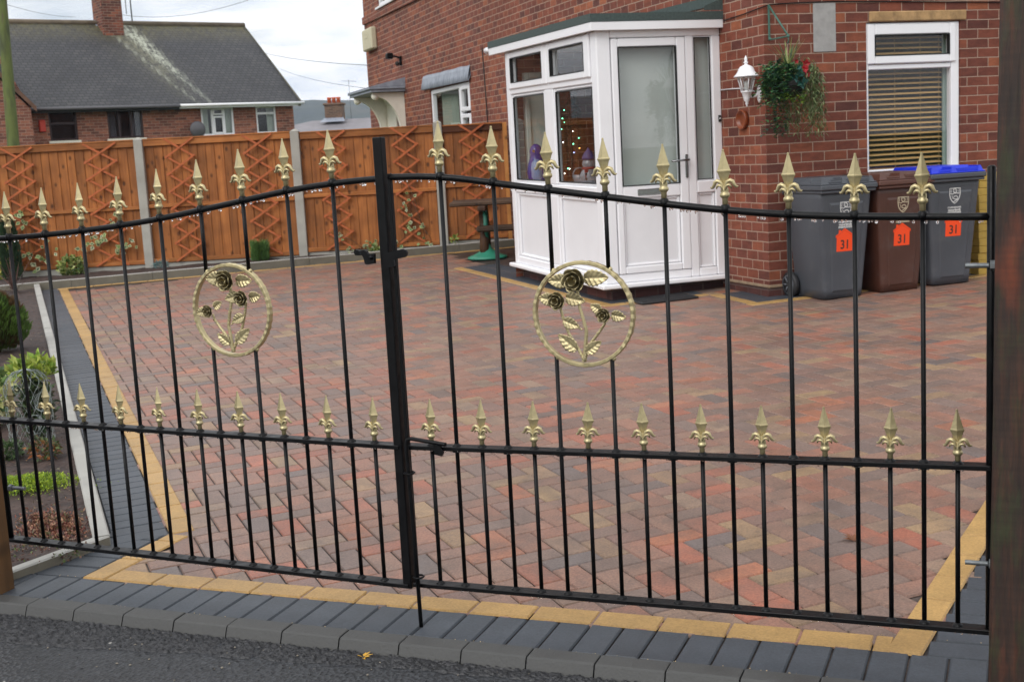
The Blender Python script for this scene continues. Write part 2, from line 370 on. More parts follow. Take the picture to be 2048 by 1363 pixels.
# far wooded hill
h = M(); ids = []
for i in range(34):
    t = 560 + i * 22; row = []
    for j in range(240):
        s_ = -1440 + j * 12. 
        e = math.exp(-((t - 1010) / 190) ** 2)
        ridge = 51 + 5 * noise.noise((s_ * .006, .3, 0)) + 9 * noise.noise((s_ * .0022, 4.3, 0))
        z = -12 + (ridge + 12) * e + (2.6 * noise.noise((s_ * .09, t * .09, 1)) + 1.6 * noise.noise((s_ * .31, t * .2, 7))) * e
        row.append(h.vert((CC.x + FX * t + FY * s_, CC.y + FY * t - FX * s_, z)))
    ids.append(row)
for i in range(33):
    for j in range(239): h.face((ids[i][j], ids[i][j + 1], ids[i + 1][j + 1], ids[i + 1][j]), smooth=False)
def hillmat(nt, out):
    n = N(nt); tc = n('TexCoord').outputs['Object']
    v = n('TexNoise', Vector=n('Mapping', Vector=tc, Scale=(.03, .03, .12)).outputs[0], Scale=1., Detail=8., Roughness=.7).outputs[0]
    c = ramp(nt, v, [(.35, lin(28, 36, 30)), (.5, lin(46, 54, 38)), (.62, lin(66, 62, 44)), (.7, lin(58, 70, 44))])
    p = n('BsdfPrincipled', Roughness=.95); nt.links.new(c, p.inputs['Base Color']); nt.links.new(p.outputs[0], out.inputs[0])
tag(h.build('hills', mat('wooded_hill', hillmat)), kind='structure')
# the damp winter air that turns the hill blue
def hazemat(nt, out):
    n = N(nt); v = nt.nodes.new('ShaderNodeVolumePrincipled'); v.inputs['Color'].default_value = (.64, .75, .95, 1); v.inputs['Density'].default_value = .00032; nt.links.new(v.outputs[0], out.inputs['Volume'])
hz = M(); pts = []
for z in (-18., 95.):
    for t, s_ in ((-320, -1500), (-320, 1500), (1500, 1500), (1500, -1500)): pts.append(hz.vert((CC.x + FX * t + FY * s_, CC.y + FY * t - FX * s_, z)))
for q_ in ((0, 1, 2, 3), (7, 6, 5, 4), (0, 4, 5, 1), (1, 5, 6, 2), (2, 6, 7, 3), (3, 7, 4, 0)): hz.face(q_)
tag(hz.build('haze', mat('haze', hazemat), recalc=True), kind='stuff')
# road
g = M()
xs = [-40, -12, -6, -3, -1.5, 0, 1.5, 3, 4.5, 7, 20]
for i in range(len(xs) - 1):
    a, b = xs[i], xs[i + 1]
    g.poly([(a, -9, gz(a, 0) - .036), (b, -9, gz(b, 0) - .036), (b, -.30, gz(b, 0) - .036), (a, -.30, gz(a, 0) - .036)])
tag(g.build('road', m_asphalt), kind='structure')
# ragged band of coarse new tarmac laid against the kerb
g = M(); nx, ny = 900, 56; x0, x1 = -1.6, 3.1; ids = []
for i in range(nx + 1):
    x = x0 + (x1 - x0) * i / nx; row = []
    k = max(0., min(1., (1.5 - x) / 1.9))
    wdt = .055 + .15 * k + .03 * noise.noise((x * 2.1, 1.7, 0)) + .018 * noise.noise((x * 9., 3.7, 0)) + .008 * noise.noise((x * 40, 3.7, 0))
    for j in range(ny + 1):
        y = -.285 - max(.02, wdt) * (ny - j) / ny
        z = gz(x, 0) - .0335 + .006 * noise.cell((x * 105, y * 105, 0)) + .003 * noise.noise((x * 70, y * 70, 2))
        if j == 0: z = gz(x, 0) - .040
        row.append(g.vert((x + rng.uniform(-.002, .002), y, z)))
    ids.append(row)
for i in range(nx):
    for j in range(ny): g.face((ids[i][j], ids[i + 1][j], ids[i + 1][j + 1], ids[i][j + 1]), smooth=True)
tag(g.build('tarmac_edging', m_grit), kind='structure')
# dropped kerb of short chamfered stones
g = M(); x = -1.715
while x < 3.4:
    L = .2015; e = .0022
    def P(xx, y, z): return (xx, y, gz(xx, 0) + z)
    a, b = x + e, x + L - e; dz = rng.uniform(-.0015, .0015); cc = jit((1, 1, 1, 1), rng, .1)
    prof = [(-.2025, -.10), (-.2025, -.004), (-.206, 0), (-.262, -.002), (-.268, -.006), (-.281, -.038), (-.283, -.10)]
    A = [g.vert(P(a, y, z + dz)) for y, z in prof]; B = [g.vert(P(b, y, z + dz)) for y, z in prof]
    A2 = [g.vert(P(a + .003, y, z + dz + (.0015 if 0 < i < 6 else 0))) for i, (y, z) in enumerate(prof)]; B2 = [g.vert(P(b - .003, y, z + dz + (.0015 if 0 < i < 6 else 0))) for i, (y, z) in enumerate(prof)]
    for i in range(len(prof) - 1):
        g.face((A[i], A[i + 1], A2[i + 1], A2[i]), cc); g.face((A2[i], A2[i + 1], B2[i + 1], B2[i]), cc); g.face((B2[i], B2[i + 1], B[i + 1], B[i]), cc)
    g.face(A[::-1], cc); g.face(B, cc); x += L
tag(g.build('kerb', m_kerb), kind='structure')
# block paved driveway: every block a small chamfered top on a bed of sand
HO = Vector((.92594, 6.47082, 0)); HAZ = R(41); E1 = Vector((math.cos(HAZ), math.sin(HAZ), 0)); EB = Vector((-math.sin(HAZ), math.cos(HAZ), 0))
def hw(a, b, z=0.): p = HO + E1 * a + EB * b; return Vector((p.x, p.y, z))
def hloc(x, y): d = Vector((x, y, 0)) - HO; return d.dot(E1), d.dot(EB)
drive = M(); border = M()
def block(c, u, v, L, W, col, dz=0., gap=.0022, ch=.0045, into=None):
    drive_ = into or border
    """c centre (x, y); u, v unit 2-D axes"""
    dz += rng.uniform(-.0008, .0008)
    tx, ty = rng.uniform(-.006, .006), rng.uniform(-.006, .006)
    def P(a, b, z):
        x = c[0] + u[0] * a + v[0] * b; y = c[1] + u[1] * a + v[1] * b
        return drive_.vert((x, y, gz(x, y) + z + dz + tx * a + ty * b))
    hl, hwd = L / 2 - gap, W / 2 - gap
    o = [P(-hl, -hwd, -.006), P(hl, -hwd, -.006), P(hl, hwd, -.006), P(-hl, hwd, -.006)]
    i_ = [P(-hl + ch, -hwd + ch, 0), P(hl - ch, -hwd + ch, 0), P(hl - ch, hwd - ch, 0), P(-hl + ch, hwd - ch, 0)]
    drive_.face(i_, col)
    for k in range(4): drive_.face((o[k], o[(k + 1) % 4], i_[(k + 1) % 4], i_[k]), col)
BC = [(lin(154, 90, 70), 14), (lin(140, 99, 83), 25), (lin(128, 100, 87), 22), (lin(110, 96, 90), 12), (lin(94, 90, 90), 6), (lin(146, 122, 90), 7), (lin(132, 112, 94), 10), (lin(160, 98, 70), 5), (lin(118, 92, 84), 9)]
def brindle():
    r = rng.uniform(0, sum(w_ for _, w_ in BC))
    for c, w_ in BC:
        r -= w_
        if r < 0: break
    return jit(mixc(c, lin(132, 104, 90), rng.uniform(.2, .6)), rng, .10)
def yellow(): return jit(lin(166, 132, 80), rng, .06)
def charcoal(): return jit(lin(60, 65, 72), rng, .08)
q = math.sqrt(.5); U = (q, -q); V = (q, q); S = .1015
OX, OY = 1.19, .12              # phase of the herringbone
def cross(p, a, b): return (b[0] - a[0]) * (p[1] - a[1]) - (b[1] - a[1]) * (p[0] - a[0])
def in_drive(x, y):
    if y > .44 and cross((x, y), (-.22, .45), (-7.45, 7.82)) > .06: return False
    if cross((x, y), (-7.52, 7.87), (-2.2, 11.51)) > .04: return False
    if y < .05 or x < -.27: 
        if y < .05: return False
        if y < .48 and x < -.27: return False
    if x > 2.452 + .153 * y + max(0, y - 2) * .7 + .055: return False
    a, b = hloc(x, y)
    if a > -1.0 and b > 1.0 or a > .05 and b > .05: return False
    return y < 14
for i in range(-110, 130):
    for j in range(-20, 200):
        k = (i - j) % 4
        if k == 0: cu, cv, ax = i + 1., j + .5, 0
        elif k == 3: cu, cv, ax = i + .5, j + 1., 1
        else: continue
        x = OX + (U[0] * cu + V[0] * cv) * S; y = OY + (U[1] * cu + V[1] * cv) * S
        if not in_drive(x, y): continue
        block((x, y), U if ax == 0 else V, V if ax == 0 else (-U[0], -U[1]), 2 * S, S, brindle(), into=drive)
def strip(p0, p1, off, L, W, colf, dz, start=0.):
    """blocks laid along p0-p1; off = distance of the row's centre line to the left of the path"""
    d = Vector((p1[0] - p0[0], p1[1] - p0[1])); n_ = d.length; d.normalize(); m_ = Vector((-d.y, d.x)); t = start
    while t < n_ - L * .25:
        l_ = min(L, n_ - t); c = Vector(p0) + d * (t + l_ / 2) + m_ * off
        block(c, d, m_, l_, W, colf(), dz); t += L
LY = .2015
strip((-.2015, 0), (2.472, 0), .05, LY, .1, yellow, .004)
block((-.252, .05), (1, 0), (0, 1), .1, .1, yellow(), .004)
strip((-.6045, -.2), (3.3, -.2), .1, LY / 2, .2, charcoal, .002)
# returns beside the posts
strip((-.305, .0), (-.292, .48), -.05, LY, .1, yellow, .005)
strip((2.452, .0), (2.66, 1.36), -.05, LY, .1, yellow, .005); strip((2.66, 1.36), (3.6, 7.4), -.05, LY, .1, yellow, .005)
for k in range(5): block((-.43, .05 + k * .1015), (1, 0), (0, 1), .25, .1, charcoal(), .001)
for k in range(60):
    yy = .05 + k * .1015; xl = 2.552 + (.153 * yy if yy < 1.36 else .208 + (yy - 1.36) * .1556)
    for q_ in range(2): block((xl + .1 + q_ * .2015, yy), (1, 0), (0, 1), .2, .1, charcoal(), .001)
# long border beside the flower bed
strip((-.285, .475), (-7.50, 7.86), -.05, LY, .1, yellow, .005)
strip((-.285, .475), (-7.50, 7.86), .106, LY / 2, .212, charcoal, .003)
# far border below the fence kerb and the island round the porch
strip((-7.5, 7.85), (-2.3, 11.41), -.05, LY, .1, yellow, .004)
isl = [(-1.36, 4.3), (-1.21, .49), (-.31, .42), (-.33, -.31), (2.6, -.34)]
isl = [hw(a, b) for a, b in isl]
for p, q_ in zip(isl, isl[1:]):
    strip((p.x, p.y), (q_.x, q_.y), .05, LY, .1, yellow, .005); strip((p.x, p.y), (q_.x, q_.y), .2, LY / 2, .2, charcoal, .003)
    strip((p.x, p.y), (q_.x, q_.y), .4, LY / 2, .2, charcoal, .001)
sb = []
for p in ((-.62, -.22), (3.6, -.22), (6, 3), (9, 9), (3, 14), (-2.2, 11.55), (-7.7, 7.95), (-.66, .5)): sb.append((p[0], p[1], gz(*p) - .0085))
drive.poly(sb, lin(44, 37, 35))
tag(drive.build('driveway', m_block), kind='structure'); tag(border.build('paving_border', m_border), kind='structure')
# loose grit along the kerb and litter on the soil
f = M()
for i in range(420):
    x = rng.uniform(-1.2, 2.9); y = -.30 - abs(rng.gauss(0, .16)); r = rng.uniform(.0015, .0045); k = rng.uniform(.5, 1.6)
    f.lathe([(r * .5, -r * .4), (r, 0), (r * .55, r * .6)], 5, jit(lin(120, 112, 100) if rng.random() < .25 else lin(58, 58, 60), rng, .4), (x, y, gz(x, 0) - .034), smooth=False, sx=k)
for i in range(140):
    x = rng.uniform(-.6, 2.7); y = rng.choice((-.2, 0., .1)) + rng.uniform(-.006, .006); r = rng.uniform(.001, .0025)
    f.lathe([(r * .5, -r * .4), (r, 0), (r * .55, r * .6)], 5, jit(lin(168, 146, 110), rng, .3), (x, y, gz(x, y) + .004), smooth=False)
tag(f.build('grit', surf('grit_stone', None, .7)), kind='stuff')
# concrete edging between the bed and the drive, and the kerb below the fence
g = M()
def edging(p0, p1, off0, off1, h0, h1, seg=.915, base=-.05):
    d = Vector((p1[0] - p0[0], p1[1] - p0[1])); n_ = d.length; d.normalize(); m_ = Vector((-d.y, d.x)); t = 0.
    while t < n_ - .02:
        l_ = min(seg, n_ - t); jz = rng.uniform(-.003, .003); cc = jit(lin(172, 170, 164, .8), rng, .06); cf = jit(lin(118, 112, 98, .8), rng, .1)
        rows = []
        for tt in (t + .002, t + l_ - .002):
            c = Vector(p0) + d * tt; hh = h0 + (h1 - h0) * tt / n_ + jz; r = []
            for o_, z in ((off0, base), (off0, hh - .006), (off0 + .006 * (1 if off1 > off0 else -1), hh), (off1 - .006 * (1 if off1 > off0 else -1), hh), (off1, hh - .006), (off1, base)):
                x, y = c + m_ * o_; r.append(g.vert((x, y, gz(x, y) + z)))
            rows.append(r)
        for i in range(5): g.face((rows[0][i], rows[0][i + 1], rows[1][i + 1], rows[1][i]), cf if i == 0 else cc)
        g.face(rows[0][::-1], cc); g.face(rows[1], cc); t += l_
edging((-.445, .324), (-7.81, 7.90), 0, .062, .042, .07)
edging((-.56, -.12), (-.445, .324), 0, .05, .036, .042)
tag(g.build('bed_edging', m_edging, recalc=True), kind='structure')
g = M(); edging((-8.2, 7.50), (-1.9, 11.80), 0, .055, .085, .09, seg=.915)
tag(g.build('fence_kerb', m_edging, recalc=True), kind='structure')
# soil of the flower bed
g = M()
def bed_z(x, y): return gz(x, y) + .022 + .022 * noise.noise((x * 3, y * 3, 0)) + .012 * noise.noise((x * 11, y * 11, 3)) + .008 * noise.noise((x * 37, y * 37, 5))
for poly_ in [((-.57, -.12), (-.48, .33), (-7.86, 7.93), (-12.5, 7.6), (-3.2, -.12))]:
    (ax, ay), (bx, by), (cx, cy), (dx, dy), (ex, ey) = poly_
    nU, nV = 150, 46; ids = []
    for i in range(nU + 1):
        t = (i / nU) ** 1.5
        # inner edge runs along the edging, outer edge well to the side
        if t < .04: k = t / .04; I_ = Vector((ax + (bx - ax) * k, ay + (by - ay) * k))
        else: k = (t - .04) / .96; I_ = Vector((bx + (cx - bx) * k, by + (cy - by) * k))
        O_ = Vector((ex + (dx - ex) * t, ey + (dy - ey) * t)); row = []
        for j in range(nV + 1):
            p = I_.lerp(O_, j / nV); row.append(g.vert((p.x, p.y, bed_z(p.x, p.y))))
        ids.append(row)
    for i in range(nU):
        for j in range(nV): g.face((ids[i][j], ids[i + 1][j], ids[i + 1][j + 1], ids[i][j + 1]), smooth=True)
ids = []
for i in range(61):
    t = i / 60; a = Vector((-8.25, 7.55)).lerp(Vector((-1.9, 11.83)), t); b = Vector((-9.4, 8.55)).lerp(Vector((-2.4, 11.7)), t); row = []
    if (b - a).dot(Vector((-.56, .83))) < .02: b = a + Vector((-.02, .03))
    for j in range(9):
        p = a.lerp(b, j / 8); row.append(g.vert((p.x, p.y, bed_z(p.x, p.y) + .03)))
    ids.append(row)
for i in range(60):
    for j in range(8): g.face((ids[i][j], ids[i + 1][j], ids[i + 1][j + 1], ids[i][j + 1]), smooth=True)
for P_ in (((-12.5, 7.6), (-7.86, 7.93), (-8.25, 7.55 + .45), (-9.4, 8.6), (-12.5, 7.7)),):
    g.poly([(x, y, gz(x, y) + .03) for x, y in P_])
tag(g.build('soil', m_soil, recalc=True), kind='structure')
f = M()
for i in range(1500):
    t_ = rng.random() ** 1.6; I_ = Vector((-.48, .33)).lerp(Vector((-7.86, 7.93)), t_); p = I_ + Vector((-.71, -.70)) * (.06 + rng.random() ** 1.3 * (.5 + 1.6 * t_)); a = rng.uniform(0, 6.28)
    f.leaf((p.x, p.y, bed_z(p.x, p.y) + .004), (math.cos(a), math.sin(a), rng.uniform(-.1, .5)), (0, 0, 1), rng.uniform(.008, .03), rng.uniform(.004, .012), jit(rng.choice([lin(120, 88, 62), lin(84, 62, 48), lin(150, 128, 96), lin(60, 44, 36), lin(110, 104, 84)]), rng, .25))
tag(f.build('leaf_litter', m_leaf), kind='stuff')
# ------------------------------------------------------------------ the pair of gates
def finial_mesh(k):
    f = M()
    f.lathe([(.0078, -.004), (.0078, .014), (.0090, .016), (.0132, .020), (.0136, .024), (.0125, .028), (.0100, .030), (.0112, .034), (.0104, .040), (.0072, .047), (.0062, .056)], 14)
    # spear: flattened four-sided, ridge towards the street
    def dia(hw_, hd_, z): return [(hw_, 0, z), (0, hd_, z), (-hw_, 0, z), (0, -hd_, z)]
    prof = [(.0075, .006, .044), (.0100, .0075, .062), (.0160, .0105, .081), (.0172, .0112, .0835), (.0188, .0122, .0855), (.0188, .0122, .0885), (.0168, .0108, .0905), (.0110, .0078, .110), (.0060, .0048, .128), (.0030, .0028, .139), (.0034, .0032, .141), (.0022, .0022, .1445)]
    rs = [f.ring(dia(*p)) for p in prof]
    for a, b in zip(rs, rs[1:]): f.bridge(a, b, (1, 1, 1, 1), smooth=False)
    f.face(rs[-1])
    for s in (-1, 1):
        f.tube([(s * x, y, z) for x, y, z in ((.002, -.003, .038), (.005, -.005, .049), (.010, -.006, .0585), (.017, -.006, .062), (.0235, -.005, .0585), (.027, -.004, .050), (.031, -.003, .0445), (.0345, -.002, .0438), (.0375, -.002, .0462))], [.0044, .0055, .006, .006, .0056, .0048, .0040, .003, .0016], 8)
        f.tube([(s * x, y, z) for x, y, z in ((.001, -.006, .032), (.004, -.008, .042), (.008, -.0095, .0485), (.014, -.0095, .0505), (.0185, -.008, .0465), (.0205, -.006, .0405))], [.0034, .004, .0042, .004, .0034, .0016], 8)
    f.v = [(x * k, y * k, z * k) for x, y, z in f.v]
    return f
def interp(tab, s):
    for (a, za), (b, zb) in zip(tab, tab[1:]):
        if a <= s <= b:
            return za + (zb - za) * (s - a) / (b - a)
    return tab[0][1] if s < tab[0][0] else tab[-1][1]
def smooth_tab(tab, n_=64):
    a, b = tab[0][0], tab[-1][0]; pts = []
    for i in range(n_ + 1):
        s = a + (b - a) * i / n_; w_ = (b - a) * .05
        pts.append((s, sum(interp(tab, s + w_ * k) for k in (-1, -.5, 0, .5, 1)) / 5))
    return pts
fin_top = fin_low = None
def rose_parts(parent, cx, cz, Rr, mir):
    """roundel: hammered ring, stems, leaves and three roses"""
    ring = M(); n_ = 84; sec = []
    for i in range(n_):
        a = 2 * math.pi * i / n_; ham = (.0007 if i % 2 else -.0004) + .0004 * rng.uniform(-1, 1); t = .0054
        ro, ri = Rr + t + ham, Rr - t + ham * .3; hd = .0085 + ham
        sec.append(ring.ring([(cx + r_ * math.cos(a), y, cz + r_ * math.sin(a)) for r_, y in ((ro, -hd + .002), (ro - .002, -hd), (ri + .002, -hd), (ri, -hd + .002), (ri, hd), (ro, hd))]))
    for i in range(n_): ring.bridge(sec[i], sec[(i + 1) % n_], (1, 1, 1, 1), smooth=False)
    for a in (60, 120, 240, 300):   # welds to the cut bars
        ring.ball((cx + Rr * math.cos(R(a)) * 1.16 , 0, cz + Rr * math.sin(R(a))), .007, 6)
    ro = ring.build('ring', m_gold, parent)
    K = Rr / 405.
    def P(px, py, y=-.010): return (cx + mir * (px - 1093) * K, y, cz - (py - 768) * K)
    def stem(pts, r0, r1, bumps):
        s_ = M(); pts = [P(*p) for p in pts]
        fine = []
        for i in range(len(pts) - 1):
            for k in range(6): fine.append(Vector(pts[i]).lerp(Vector(pts[i + 1]), k / 6))
        fine.append(Vector(pts[-1]))
        s_.tube(fine, [r0 + (r1 - r0) * i / (len(fine) - 1) for i in range(len(fine))], 8)
        for i in range(bumps):
            p = fine[rng.randrange(2, len(fine) - 1)]; a = rng.uniform(0, 6.28)
            s_.ball((p.x + .003 * math.cos(a), p.y - .0035 * abs(math.sin(a)), p.z + rng.uniform(-.003, .003)), rng.uniform(.002, .0032), 4)
        s_.build('stem', m_gold, parent)
    stem([(908, 690), (920, 740), (935, 800), (975, 920), (1030, 1010), (1085, 1110), (1090, 1140)], .004, .005, 34)
    stem([(1062, 560), (1068, 640), (1075, 715), (1100, 800), (1122, 900), (1108, 1010), (1095, 1140)], .004, .0058, 46)
    stem([(1285, 800), (1272, 845), (1215, 920), (1160, 985), (1110, 1085), (1094, 1140)], .0036, .005, 20)
    stem([(1088, 890), (1060, 870)], .003, .002, 2)
    def leaf(base, tip, W, bend):
        l = M(); b = Vector(P(*base, y=-.014)); e = Vector(P(*tip, y=-.016)); d = (e - b); L = d.length; d.normalize(); sd = Vector((d.z, 0, -d.x)); nn = Vector((0, -1, 0))
        G = []; nu, nv = 26, 10
        for i in range(nu + 1):
            t = i / nu; wd = W * K * .56 * (math.sin(math.pi * min(1, t * .96 + .04) ** .75) ** .8) * (1 + .07 * math.sin(t * 38)); row = []
            for j in range(-nv // 2, nv // 2 + 1):
                u_ = j / (nv / 2); vein = .0016 * math.cos(t * 32 - abs(u_) * 7) * min(1, abs(u_) * 1.6) - (.002 if j == 0 else 0)
                row.append(l.vert(b + d * L * t + sd * wd * u_ + nn * (.0025 * abs(u_) + vein - bend * t * t * .02)))
            G.append(row)
        for i in range(nu):
            for j in range(nv): l.face((G[i][j], G[i + 1][j], G[i + 1][j + 1], G[i][j + 1]), (1, 1, 1, 1), True)
        o = l.build('leaf', m_gold, parent); sm = o.modifiers.new('thick', 'SOLIDIFY'); sm.thickness = .0012
    leaf((990, 500), (822, 500), 105, .3); leaf((1125, 480), (1325, 478), 118, .3); leaf((862, 650), (738, 632), 92, .2); leaf((968, 630), (1128, 664), 98, .2)
    leaf((1256, 738), (1166, 688), 74, .2); leaf((1336, 768), (1456, 792), 80, .2); leaf((938, 812), (1072, 868), 84, .2); leaf((1040, 1048), (888, 924), 100, .2); leaf((1118, 1066), (1246, 974), 84, .2)
    def rose(px, py, r):
        f = M(); c = Vector(P(px, py, y=-.026)); r *= K
        for layer, (cnt, rr, op) in enumerate(((6, 1., .5), (5, .74, .78), (4, .42, .92))):
            for k in range(cnt):
                a = 2 * math.pi * (k / cnt) + layer * .55 + r * 100; G = []
                for i in range(5):
                    t = i / 4; row = []
                    for j in range(7):
                        u_ = (j / 6 - .5) * 2; aa = a + u_ * math.pi / cnt * 1.22 * (.6 + .4 * math.sin(math.pi * (.2 + .55 * t)))
                        rad = r * rr * (.25 + .75 * math.sin(t * math.pi * .5)) * (1 + (.07 if t > .9 else 0) - .16 * u_ * u_ * t)
                        dep = .003 + r * op * t ** 1.5 - r * .34 * u_ * u_ * t * t
                        row.append(f.vert(c + Vector((rad * math.cos(aa), -dep, rad * math.sin(aa)))))
                    G.append(row)
                for i in range(4):
                    for j in range(6): f.face((G[i][j], G[i][j + 1], G[i + 1][j + 1], G[i + 1][j]), (1, 1, 1, 1), True)
        f.ball((c.x, c.y, c.z), r * .2, 6)
        o = f.build('rose', m_golddark, parent); sm = o.modifiers.new('thick', 'SOLIDIFY'); sm.thickness = .0014
    rose(1060, 490, 92); rose(908, 650, 70); rose(1288, 765, 56)
    return ro
def drops(parent, tops, z_of, s0, s1):
    d = M()
    for i in range(90):
        s_ = rng.uniform(s0, s1); r = rng.choice((.002, .0026, .0034, .0042)); d.ball((s_, rng.uniform(-.006, .004), z_of(s_) - r * .7), r, 5, sz=1.25)
    for zf, lo in tops:
        for i in range(110):
            s_ = rng.uniform(s0, s1); r = rng.uniform(.0014, .003); d.ball((s_, -.0195 + rng.uniform(0, .006), zf(s_) - lo - r * .5), r, 4, sz=1.2)
    o = d.build('water_drops', m_water, parent); tag(o, kind='stuff')
def watermat(nt, out):
    n = N(nt); gl = n('BsdfGlass', Roughness=0., IOR=1.33); nt.links.new(gl.outputs[0], out.inputs[0])
m_water = mat('water', watermat)
def gate_leaf(label, sgn, s_bars, s_dogs, s_end, top, mid, bot, ringc, meet):
    """built flat: x along the leaf away from the meeting stile, y depth, z up"""
    t = thing('gate_leaf', label, 'gate', (1.1, -.1, 0), 0 if sgn > 0 else -.04, 'pair of driveway gates')
    st = smooth_tab(top); zt = lambda s_: interp(st, s_)
    lo, hi = min(s_end, meet), max(s_end, meet)
    f = M(); f.tube([(s_, 0, z) for s_, z in st], .0098, 10); f.build('top_rail', m_black, t)
    for nm, zf in (('middle_rail', mid), ('bottom_rail', bot)):
        f = M(); k = 24; prev = None
        for i in range(k + 1):
            s_ = lo + (hi - lo) * i / k; z = zf(s_)
            r_ = f.ring([(s_, -.0195, z - .0125), (s_, -.0205, z - .0105), (s_, -.0205, z - .0015), (s_, -.0195, z), (s_, .0195, z), (s_, .0205, z - .002), (s_, .0205, z - .011), (s_, .0195, z - .0125)])
            if prev: f.bridge(prev, r_, (1, 1, 1, 1), smooth=False)
            else: f.face(r_[::-1])
            prev = r_
        f.face(prev); f.build(nm, m_black, t)
    def collar(f, s_, z): f.lathe([(.0062, .008), (.0095, .005), (.0140, .0012), (.0145, -.001)], 12, o=(s_, 0, z), cap=False)
    for s_ in s_bars:
        f = M(); z0, z1 = bot(s_) - .004, zt(s_) + .004; dx = s_ - ringc[0]
        if abs(dx) < .11:
            hh = math.sqrt(.143 ** 2 - dx * dx)
            f.tube([(s_, 0, z0), (s_, 0, ringc[1] - hh)], .0062, 10); f.tube([(s_, 0, ringc[1] + hh), (s_, 0, z1)], .0062, 10)
        else: f.tube([(s_, 0, z0), (s_ + rng.uniform(-.001, .001), 0, (z0 + z1) / 2), (s_, 0, z1)], .0062, 10)
        collar(f, s_, bot(s_)); collar(f, s_, mid(s_)); collar(f, s_, mid(s_) - .0165); f.lathe([(.0125, 0), (.0135, .006), (.0115, .016), (.008, .019)], 12, o=(s_, 0, zt(s_) - .004))
        f.build('tall_bar', m_black, t)
    for s_ in s_dogs:
        f = M(); f.tube([(s_, 0, bot(s_) - .004), (s_, 0, mid(s_) - .004)], .0062, 10); collar(f, s_, bot(s_)); collar(f, s_, mid(s_)); f.build('short_bar', m_black, t)
    global fin_top, fin_low
    if fin_top is None:
        fin_top = finial_mesh(.98).build('finial', m_gold, t); fin_low = finial_mesh(.92).build('finial', m_gold, t); first = [fin_top, fin_low]
    else: first = []
    def fin(src, s_, z):
        if src in first: o = src; first.remove(src)
        else: o = src.copy(); COL.objects.link(o); o.parent = t
        o.location = (s_, 0, z); o.rotation_euler = (0, rng.uniform(-.03, .03), rng.uniform(-.15, .15))
    for s_ in s_bars: fin(fin_top, s_, zt(s_) + .016)
    for s_ in s_dogs: fin(fin_low, s_, mid(s_) + .006)
    rose_parts(t, ringc[0], ringc[1], .143, sgn)
    drops(t, [(mid, .0125), (bot, .0125)], lambda s_: zt(s_) - .0098, lo + .02, hi - .02)
    return t
Rt = [(-.01, 1.362), (.154, 1.358), (.323, 1.331), (.482, 1.306), (.648, 1.281), (.813, 1.256), (.975, 1.234), (1.141, 1.217), (1.302, 1.208), (1.463, 1.203), (1.622, 1.198)]
Lt = [(-1.68, 1.212), (-1.52, 1.216), (-1.355, 1.223), (-1.19, 1.233), (-1.02, 1.247), (-.86, 1.264), (-.695, 1.287), (-.53, 1.311), (-.365, 1.336), (-.2, 1.352), (-.03, 1.360)]
gr = gate_leaf('black iron gate leaf with a drop bolt, hung on the dark mossy post', 1,
    [.154 + .1637 * k for k in range(9)], [.072 + .1637 * k for k in range(10)], 1.622, Rt, lambda s_: .5685 + .0085 * s_, lambda s_: .141 + .0085 * s_, (.567, .961), -.011)
gl = gate_leaf('black iron gate leaf with the latch, hung on the brown post by the flower bed', -1,
    [-.205 - .1645 * k for k in range(9)], [-.123 - .1645 * k for k in range(10)], -1.68, Lt, lambda s_: .5665 - .0085 * s_, lambda s_: .133 - .005 * s_, (-.6115, .970), -.03)
# stiles
f = M(); f.box(-.0125, -.002, -.008, .008, .125, 1.372, ch=.002); f.build('meeting_stile', m_black, gr)
f = M(); f.tube([(1.622, 0, .142), (1.622, 0, 1.318), (1.622, 0, 1.322)], [.0105, .0105, .006], 12); f.build('hinge_stile', m_black, gr)
f = M(); f.box(-.0505, -.0205, -.015, .013, .118, 1.478, ch=.003); f.build('latch_post', m_black, gl)
f = M(); f.tube([(-1.68, 0, .135), (-1.68, 0, 1.33)], .0105, 12); f.build('hinge_stile', m_black, gl)
# latch: swinging lever on one side of the post, plate on the other
def plate(m_, pts, y0, y1):
    m_.prism([(p[0], p[1]) for p in pts], lambda p, y: (p[0], y, p[1]), (y0, y1))
f = M()
K_ = 9.31; cxp, cyp = 900, 420
def LP(x, y): return (-.0405 + (x - cxp) / K_ * .00158, 1.128 - (y - cyp) / K_ * .00153)
lev = [LP(*p) for p in ((395, 300), (405, 262), (440, 245), (480, 262), (520, 268), (600, 255), (650, 285), (680, 330), (800, 322), (800, 500), (650, 522), (605, 505), (585, 400), (560, 352), (480, 352), (425, 350))][::-1]
plate(f, lev, -.036, -.026)
f.lathe([(.007, 0), (.006, .004), (.0008, .0055)], 10); 
f.v[-30:] = [(x + LP(740, 390)[0], -.036 - z, y + LP(740, 390)[1]) for x, y, z in f.v[-30:]]
f.build('latch_lever', m_black, gl)
f = M()
pl = [LP(*p) for p in ((960, 330), (1350, 255), (1415, 275), (1440, 320), (1420, 375), (1390, 400), (1165, 440), (1180, 540), (1150, 555), (1080, 575), (980, 580), (960, 500))][::-1]
plate(f, pl, -.032, -.024); f.build('latch_plate', m_black, gl)
